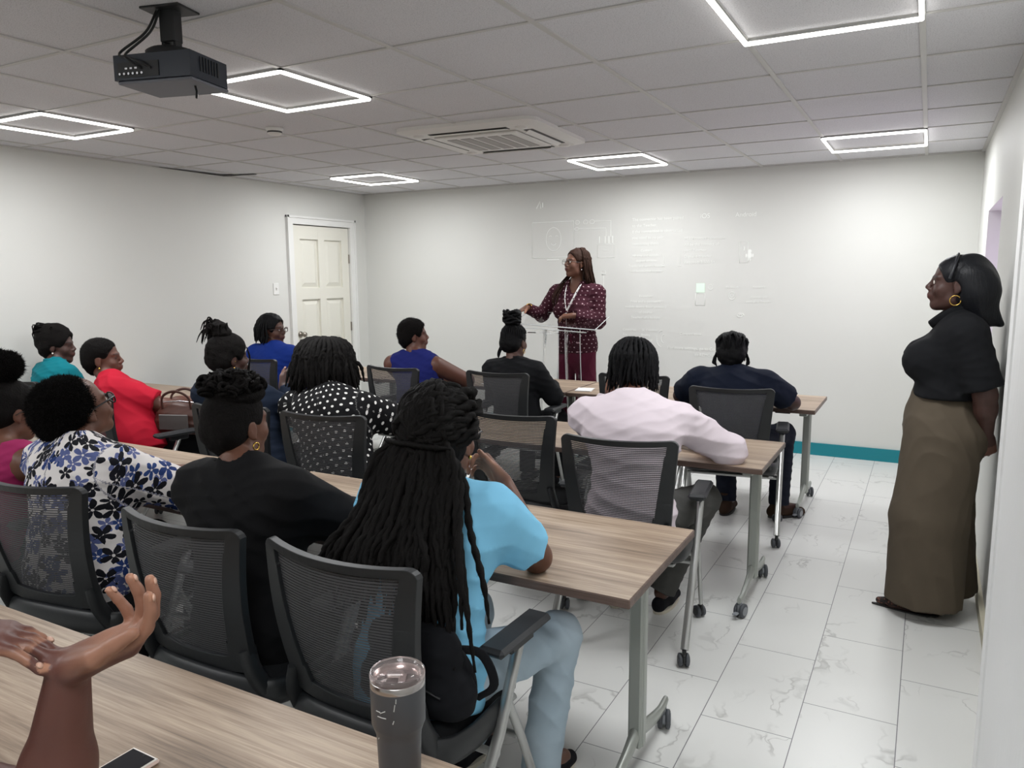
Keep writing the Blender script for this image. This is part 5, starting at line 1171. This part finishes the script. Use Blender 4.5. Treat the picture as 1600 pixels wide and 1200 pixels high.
# --- clapping person at the lower left, mostly outside the photo
J = dict(pelvis=(-1.72, .06, .57), neck=(-1.66, .20, 1.08), head=(-1.66, .25, 1.215), hf=(-.25, 1, -.05), shR=(-1.44, .30, 1.00), shL=(-1.86, .24, 1.005), elR=(-1.09, .575, .835), wrR=(-1.045, .592, 1.070),
    elL=(-1.44, .50, .90), wrL=(-1.200, .505, 1.125), hipR=(-1.63, .08, .54), hipL=(-1.81, .08, .54), knR=(-1.58, .48, .53), knL=(-1.84, .48, .53), anR=(-1.58, .44, .1), anL=(-1.84, .44, .1), toe=(0, 1, 0))
ro, H, info, _ = person('person of whom only two clapping hands and bare forearms show, at the lower left', J, 'skin_reddish', ('black_cotton', 'short', .35, .018, .12), 'navy_trouser', dict(mat='shoe_black', sole='sole_dark'), g=1.05, arm=1.22, h=.0042,
    hands=({'d': (.83, .50, -.08), 'n': (.05, -.02, -1.0), 'curl': (10, 18, 10), 'thumb': (30, 10), 'sc': 1.0, 'side': (.45, -.87, -.1), 'spread': .8},
           {'d': (.68, .60, .39), 'n': (-.28, -.34, .86), 'side': (.45, -.86, .15), 'per': [(26, 26, 18), (32, 26, 18), (50, 26, 14), (82, 14, 6)], 'thumb': (8, 6), 'sc': 1.12, 'spread': .6}))
mesh_np('hair', *cap_hair(H, .010, amp=.003, f=120), 'hair_afro', ro); nails(ro, info, 'nail', (0, 1), .0062)
# ------------------------------------------------------------------ things on the tables and chairs
tb = empty('tumbler', (-.765, .985, TZ), label='dark grey scratched tumbler with clear lid on the nearest table', cat='tumbler')
mb = MB(); mb.lathe([(0, .001), (.0345, .001), (.036, .006), (.0385, .085), (.0395, .098), (.044, .112), (.0465, .118), (.0475, .182), (.0475, .186)], (0, 0, 0), 48); mb.build('cup_body', 'tumbler_grey', tb)
mb = MB(); mb.lathe([(.0475, .186), (.0478, .188), (.0478, .197), (.0465, .199), (.044, .199), (.043, .180)], (0, 0, 0), 48); mb.build('steel_rim', 'steel_rim', tb)
mb = MB(); mb.lathe([(0, .194), (.034, .194), (.036, .200), (.040, .204), (.0425, .208), (.0455, .210), (.0475, .208), (.0482, .203), (.047, .199), (.042, .196), (.034, .1915), (0, .1915)], (0, 0, 0), 48)
mb.box((-.008, .004, .198), (.030, .018, .007), R=RZ(.5), bev=.002); mb.box((.012, -.002, .197), (.012, .030, .004), R=RZ(.5), bev=.001); mb.build('lid', 'clear_lid', tb)
for ang, z, l_, ti in ((-.55, .155, .010, .0), (-.35, .156, .012, .5), (-.40, .146, .018, .0), (.1, .166, .012, 1.4), (.16, .178, .008, 1.5), (.05, .140, .006, 1.2), (-.8, .098, .005, .8)):
    mb = MB(); a0 = -1.15+ang; r_ = .0474 if z > .118 else .0400
    mb.tube([(r_*math.cos(a0+s_*l_/.05*math.cos(ti)), r_*math.sin(a0+s_*l_/.05*math.cos(ti)), z+s_*l_*math.sin(ti)) for s_ in (-.5, 0, .5)], .0009, 5); mb.build('paint_scratch', 'scratch', tb)
ph = empty('phone', (-1.222, .742, TZ), math.radians(-1), label='smartphone in a pale pink case, cut off by the bottom edge of the photo', cat='phone')
mb = MB(); mb.box((0, 0, .005), (.076, .156, .0095), bev=.004); mb.build('phone_case', 'phone_case', ph)
mb = MB(); mb.box((0, 0, .0098), (.071, .150, .0016), bev=.0008); mb.build('phone_rim', 'phone_rim', ph)
mb = MB(); mb.box((0, 0, .0112), (.062, .141, .001)); mb.build('screen', 'phone_screen', ph)
mb = MB(); mb.lathe([(0, .0008), (.002, .0006), (.0024, 0)], (.006, .066, .0118), 10); mb.build('camera_dot', 'dark_plastic', ph)

def papers(loc, rz, label, n=3, sz=(.21, .297)):
    r_ = MB()
    for k in range(n): r_.box((.003*math.sin(k*2.1), .003*math.cos(k*1.7), .0006+.0011*k), (sz[0], sz[1], .0009), R=RZ(.06*math.sin(k*1.3)))
    o = r_.build('paper_sheets', 'paper_white'); o.location = loc; o.rotation_euler = (0, 0, rz); meta(o, label, 'paper'); return o
papers((-2.52, 2.20, TZ+.0005), .35, 'white sheets of paper on the table before the floral blouse')
papers((-3.05, 5.42, TZ+.0005), -.2, 'white sheets of paper on the front table right of the sleeveless blue top')
papers((-2.29, 5.38, TZ+.0005), .2, 'small white notebook on the front table beside the braided bun', 6, (.12, .16))

hb = empty('handbag', (-4.20, 3.24, .62), math.radians(20), label='brown and grey leather handbag held by the person in the red tee', cat='handbag')
v = Vol(); v.ell(V(0, 0, .10), V(.17, .085, .115), None, .03); v.rc(V(-.13, 0, .05), V(.13, 0, .05), .06, None, .03); P_, F_ = v.bake(.006, drape(.005, 20, 2), lo=V(-9, -9, .002)); 
def mesh_local(name, P_, F_, mat, root):
    return mesh_np(name, P_+np.array(root.matrix_basis.translation), F_, mat, root)
mesh_local('bag_body', P_, F_, 'brown_leather', hb)
mb = MB(); mb.box((0, -.088, .09), (.20, .012, .10), bev=.005); mb.build('front_pocket', 'grey_leather', hb)
for s_ in (-1, 1): mb = MB(); mb.tube(catmull([(-.10, s_*.045, .17), (-.085, s_*.055, .25), (0, s_*.06, .285), (.085, s_*.055, .25), (.10, s_*.045, .17)], 6), .0085, 8, flat=(1, .5)); mb.build('handle', 'brown_leather', hb)
mb = MB(); mb.tube([(-.12, -.01, .205), (0, -.012, .216), (.12, -.01, .205)], .004, 6); mb.build('zip', 'silver', hb)

lbg = empty('tote_bag', (-4.45, 2.28, TZ), math.radians(15), label='leopard patterned tote on the table at the left edge', cat='bag')
v = Vol(); v.rc(V(-.13, 0, .07), V(.13, 0, .07), .07, None, .02, n=V(0, 1, 0), f=.8); v.rc(V(-.12, 0, .14), V(.12, 0, .14), .05, None, .04, n=V(0, 1, 0), f=.7); mesh_local('bag_body', *v.bake(.006, drape(.005, 20, 3), lo=V(-9, -9, .002)), 'leopard_bag', lbg)
mb = MB(); mb.tube(catmull([(-.08, -.05, .16), (-.06, -.06, .21), (.02, -.065, .22), (.07, -.05, .16)], 6), .006, 8); mb.build('handle', 'cream_rope', lbg)
cb = empty('canvas_bag', (-4.02, 2.24, TZ), math.radians(5), label='cream canvas bag with rope cord beside the leopard tote', cat='bag')
v = Vol(); v.rc(V(-.15, 0, .06), V(.15, 0, .06), .07, None, .03, n=V(0, 1, 0), f=1.1); v.rc(V(-.10, 0, .10), V(.10, 0, .09), .06, None, .04); mesh_local('bag_body', *v.bake(.006, drape(.009, 22, 7), lo=V(-9, -9, .002)), 'cream_canvas', cb)
for k in range(3): mb = MB(); mb.tube(catmull([(-.17-.01*k, .0, .16), (-.20-.012*k, -.05, .12), (-.19-.01*k, -.07, .05), (-.16, -.08, .012)], 6), .005, 8); mb.build('rope_cord', 'cream_rope', cb)

# black backpack behind the back of the woman in light blue
bp = empty('backpack', (-1.09, 1.51, .50), math.radians(4), label='black backpack stuffed behind the woman in light blue on her chair', cat='backpack')
v = Vol(); v.rc(V(-.10, -.02, .08), V(.09, -.02, .08), .075, None, .03, n=V(0, 1, 0), f=.75); v.rc(V(-.08, -.03, .20), V(.07, -.03, .20), .06, None, .05, n=V(0, 1, 0), f=.7); mesh_local('bag_body', *v.bake(.006, drape(.006, 22, 9)), 'backpack_nylon', bp)
mb = MB(); mb.tube(catmull([(.05, -.06, .23), (.11, -.03, .20), (.135, .0, .12), (.125, .01, .04), (.09, .0, .01)], 6), .018, 8, flat=(1, .25)); mb.build('shoulder_strap', 'backpack_nylon', bp)
mb = MB(); mb.tube(catmull([(.10, -.02, .20), (.16, .02, .18), (.19, .03, .10), (.14, .03, .05)], 6), .012, 8, flat=(1, .3)); mb.build('shoulder_strap', 'backpack_nylon', bp)
mb = MB(); mb.tube(catmull([(-.10, -.080, .10), (0, -.09, .13), (.10, -.085, .10)], 6), .003, 6); mb.build('zip', 'dark_plastic', bp)

# ------------------------------------------------------------------ the faint projected slide on the back wall
sl = empty('projected_slide', (-2.3, YB-.002, 1.55), label='faint white projected slide with line drawings and text on the back wall', cat='projection')
def W2(px, pz): return (px+2.3, -.001, pz-1.55)
def line(name, pts, r=.0032, closed=False, mat='projected'):
    mb = MB(); mb.tube([W2(*p) for p in pts], r, 5, closed=closed, flat=None); 
    mb.v = [(x, -.001+(y+.001)*.15, z) for x, y, z in mb.v]; return mb.build(name, mat, sl, fix=False)
def txt(s_, x, z, size, align='LEFT', w=None):
    cu = bpy.data.curves.new('slide_text', 'FONT'); cu.body = s_; cu.size = size; cu.align_x = align; cu.extrude = .0006; cu.space_line = 1.45
    o = bpy.data.objects.new('slide_text', cu); COL.objects.link(o); dg = bpy.context.evaluated_depsgraph_get(); me = bpy.data.meshes.new_from_object(o.evaluated_get(dg)); bpy.data.objects.remove(o)
    me.transform(Matrix.Rotation(math.pi/2, 4, 'X')); me.materials.clear(); me.materials.append(M['projected']); t_ = link_mesh('slide_text', me, sl); t_.location = W2(x, z)
    return t_
def box_(x0, x1, z0, z1): return [(x0, z0), (x1, z0), (x1, z1), (x0, z1)]
line('screen_drawing', box_(-3.67, -3.20, 1.80, 2.16), .0045, True); line('screen_stand', [(-3.50, 1.775), (-3.36, 1.775)], .006)
line('face_outline', [(-3.425+.085*math.cos(a_), 1.985+.118*math.sin(a_)) for a_ in np.linspace(0, 6.2, 28)], .0035, True)
line('smile', [(-3.425+.03*math.cos(a_), 1.955+.03*math.sin(a_)) for a_ in np.linspace(3.5, 5.9, 9)], .0035)
for s_ in (-1, 1): line('closed_eye', [(-3.425+s_*.035+.014*math.cos(a_), 2.01+.010*math.sin(a_)) for a_ in np.linspace(.3, 2.8, 6)], .003)
line('cable_drawing', [(-2.98, 2.15), (-2.80, 2.15), (-2.80, 1.99)], .0035); line('cable_drawing', [(-3.14, 2.08), (-2.85, 2.08), (-2.85, 2.00)], .0035)
for x in (-3.16, -3.07, -3.0): line('plug_drawing', [(x+.025*math.cos(a_), 2.145+.02*math.sin(a_)) for a_ in np.linspace(0, 6.2, 12)], .003, True)
line('plug_drawing', [(-3.165+.025*math.cos(a_), 2.08+.014*math.sin(a_)) for a_ in np.linspace(0, 6.2, 12)], .003, True)
line('device_drawing', box_(-2.94, -2.76, 1.79, 1.92), .003, True); line('device_drawing', [(-2.88, 1.86), (-2.82, 1.86)], .003)
for x in (-2.92, -2.86, -2.82, -2.78): line('antenna_drawing', [(x, 1.93), (x, 2.0)], .006)
for x in (-2.87,): line('usb_drawing', [(x, 1.50), (x, 1.62)], .003); line('usb_drawing', box_(x-.02, x+.02, 1.62, 1.66), .003, True)
txt('The connector has been paired\nto the Teacher.\nIf the connection is obstructed\nyou need to re-pair\nconnecting them.', -2.58, 2.135, .040)
txt('Contact:\nAll new and modified\ndegree streams\nTrucks and service history\nand locomotive register', -2.43, 1.84, .034, 'CENTER')
txt('Examiner\nPrint and a geometric\nmobile device floor protocol\nof course\nTeacher of a lecture', -2.43, 1.40, .036, 'CENTER')
txt('Countries      SE Cosmos\nFax               Boxing\nAustria          General', -2.66, 1.07, .034)
txt('iOS', -1.87, 2.135, .062, 'CENTER'); txt('Android', -1.50, 2.135, .056, 'CENTER')
txt('Make contact permission\nAll by the connect of\nyour Teacher\nDigital e-transfer\nRequired: 2,500/5+', -2.06, 1.94, .038)
line('phone_drawing', box_(-1.545, -1.47, 1.72, 1.91), .003, True); line('phone_drawing', [(-1.505, 1.83), (-1.505, 1.87)], .006)
mb = MB(); 
def blob(x, z, rx, rz):
    mb.add([W2(x, z)]+[W2(x+rx*math.cos(a_), z+rz*math.sin(a_)) for a_ in np.linspace(0, 2*math.pi, 13)[:-1]], [(0, i+1, (i+1) % 12+1) for i in range(12)])
blob(-1.455, 1.785, .022, .03); blob(-1.455, 1.825, .018, .016); blob(-1.485, 1.785, .007, .018); blob(-1.425, 1.785, .007, .018); blob(-1.463, 1.752, .006, .015); blob(-1.447, 1.752, .006, .015); mb.build('robot_icon', 'projected', sl, fix=False)
mb = MB(); mb.add([W2(*p) for p in box_(-1.935, -1.855, 1.45, 1.535)], [(0, 1, 2, 3)]); mb.build('green_icon', 'projected_green', sl, fix=False)
line('phone_drawing', box_(-1.94, -1.85, 1.33, 1.44), .0035, True); line('round_icon', [(-1.80+.022*math.cos(a_), 1.50+.025*math.sin(a_)) for a_ in np.linspace(0, 6.2, 14)], .003, True)
line('round_icon', [(-1.60+.03*math.cos(a_), 1.42+.036*math.sin(a_)) for a_ in np.linspace(0, 6.2, 16)], .003, True); line('round_icon', [(-1.60+.014*math.cos(a_), 1.42+.014*math.sin(a_)) for a_ in np.linspace(0, 6.2, 12)], .0028, True)
txt('Bluetooth', -1.60, 1.49, .030, 'CENTER'); txt('Network', -1.36, 1.49, .030, 'CENTER'); txt('Connect and\nsettings to Transfer', -1.36, 1.40, .028, 'CENTER')
line('swirl_icon', [(-1.52+.035*math.cos(a_)*(1-a_/14), 1.24+.022*math.sin(a_)*(1-a_/14)) for a_ in np.linspace(0, 10, 26)], .004)
txt('Compact store', -1.98, 1.045, .034, 'CENTER')
txt('For more settings, go to Connect the device\n                        to REMOTE', -2.20, .905, .040)
line('arc_drawing', [(-2.26+.05*math.cos(a_), 1.0+.08*math.sin(a_)) for a_ in np.linspace(1.5, 4.7, 12)], .0028); line('arc_drawing', [(-2.24+.025*math.cos(a_), 1.0+.04*math.sin(a_)) for a_ in np.linspace(1.5, 4.7, 10)], .0028)
for x in (-2.26, -2.10): line('marker_drawing', [(x, 1.72), (x, 1.80)], .003); line('marker_drawing', [(x-.015, 1.70), (x+.015, 1.70)], .004)
# the page mark at the slide's top left corner
line('corner_mark', [(-3.62, 2.30), (-3.58, 2.37), (-3.57, 2.30)], .006); line('corner_mark', [(-3.55, 2.36), (-3.55, 2.31)], .006)
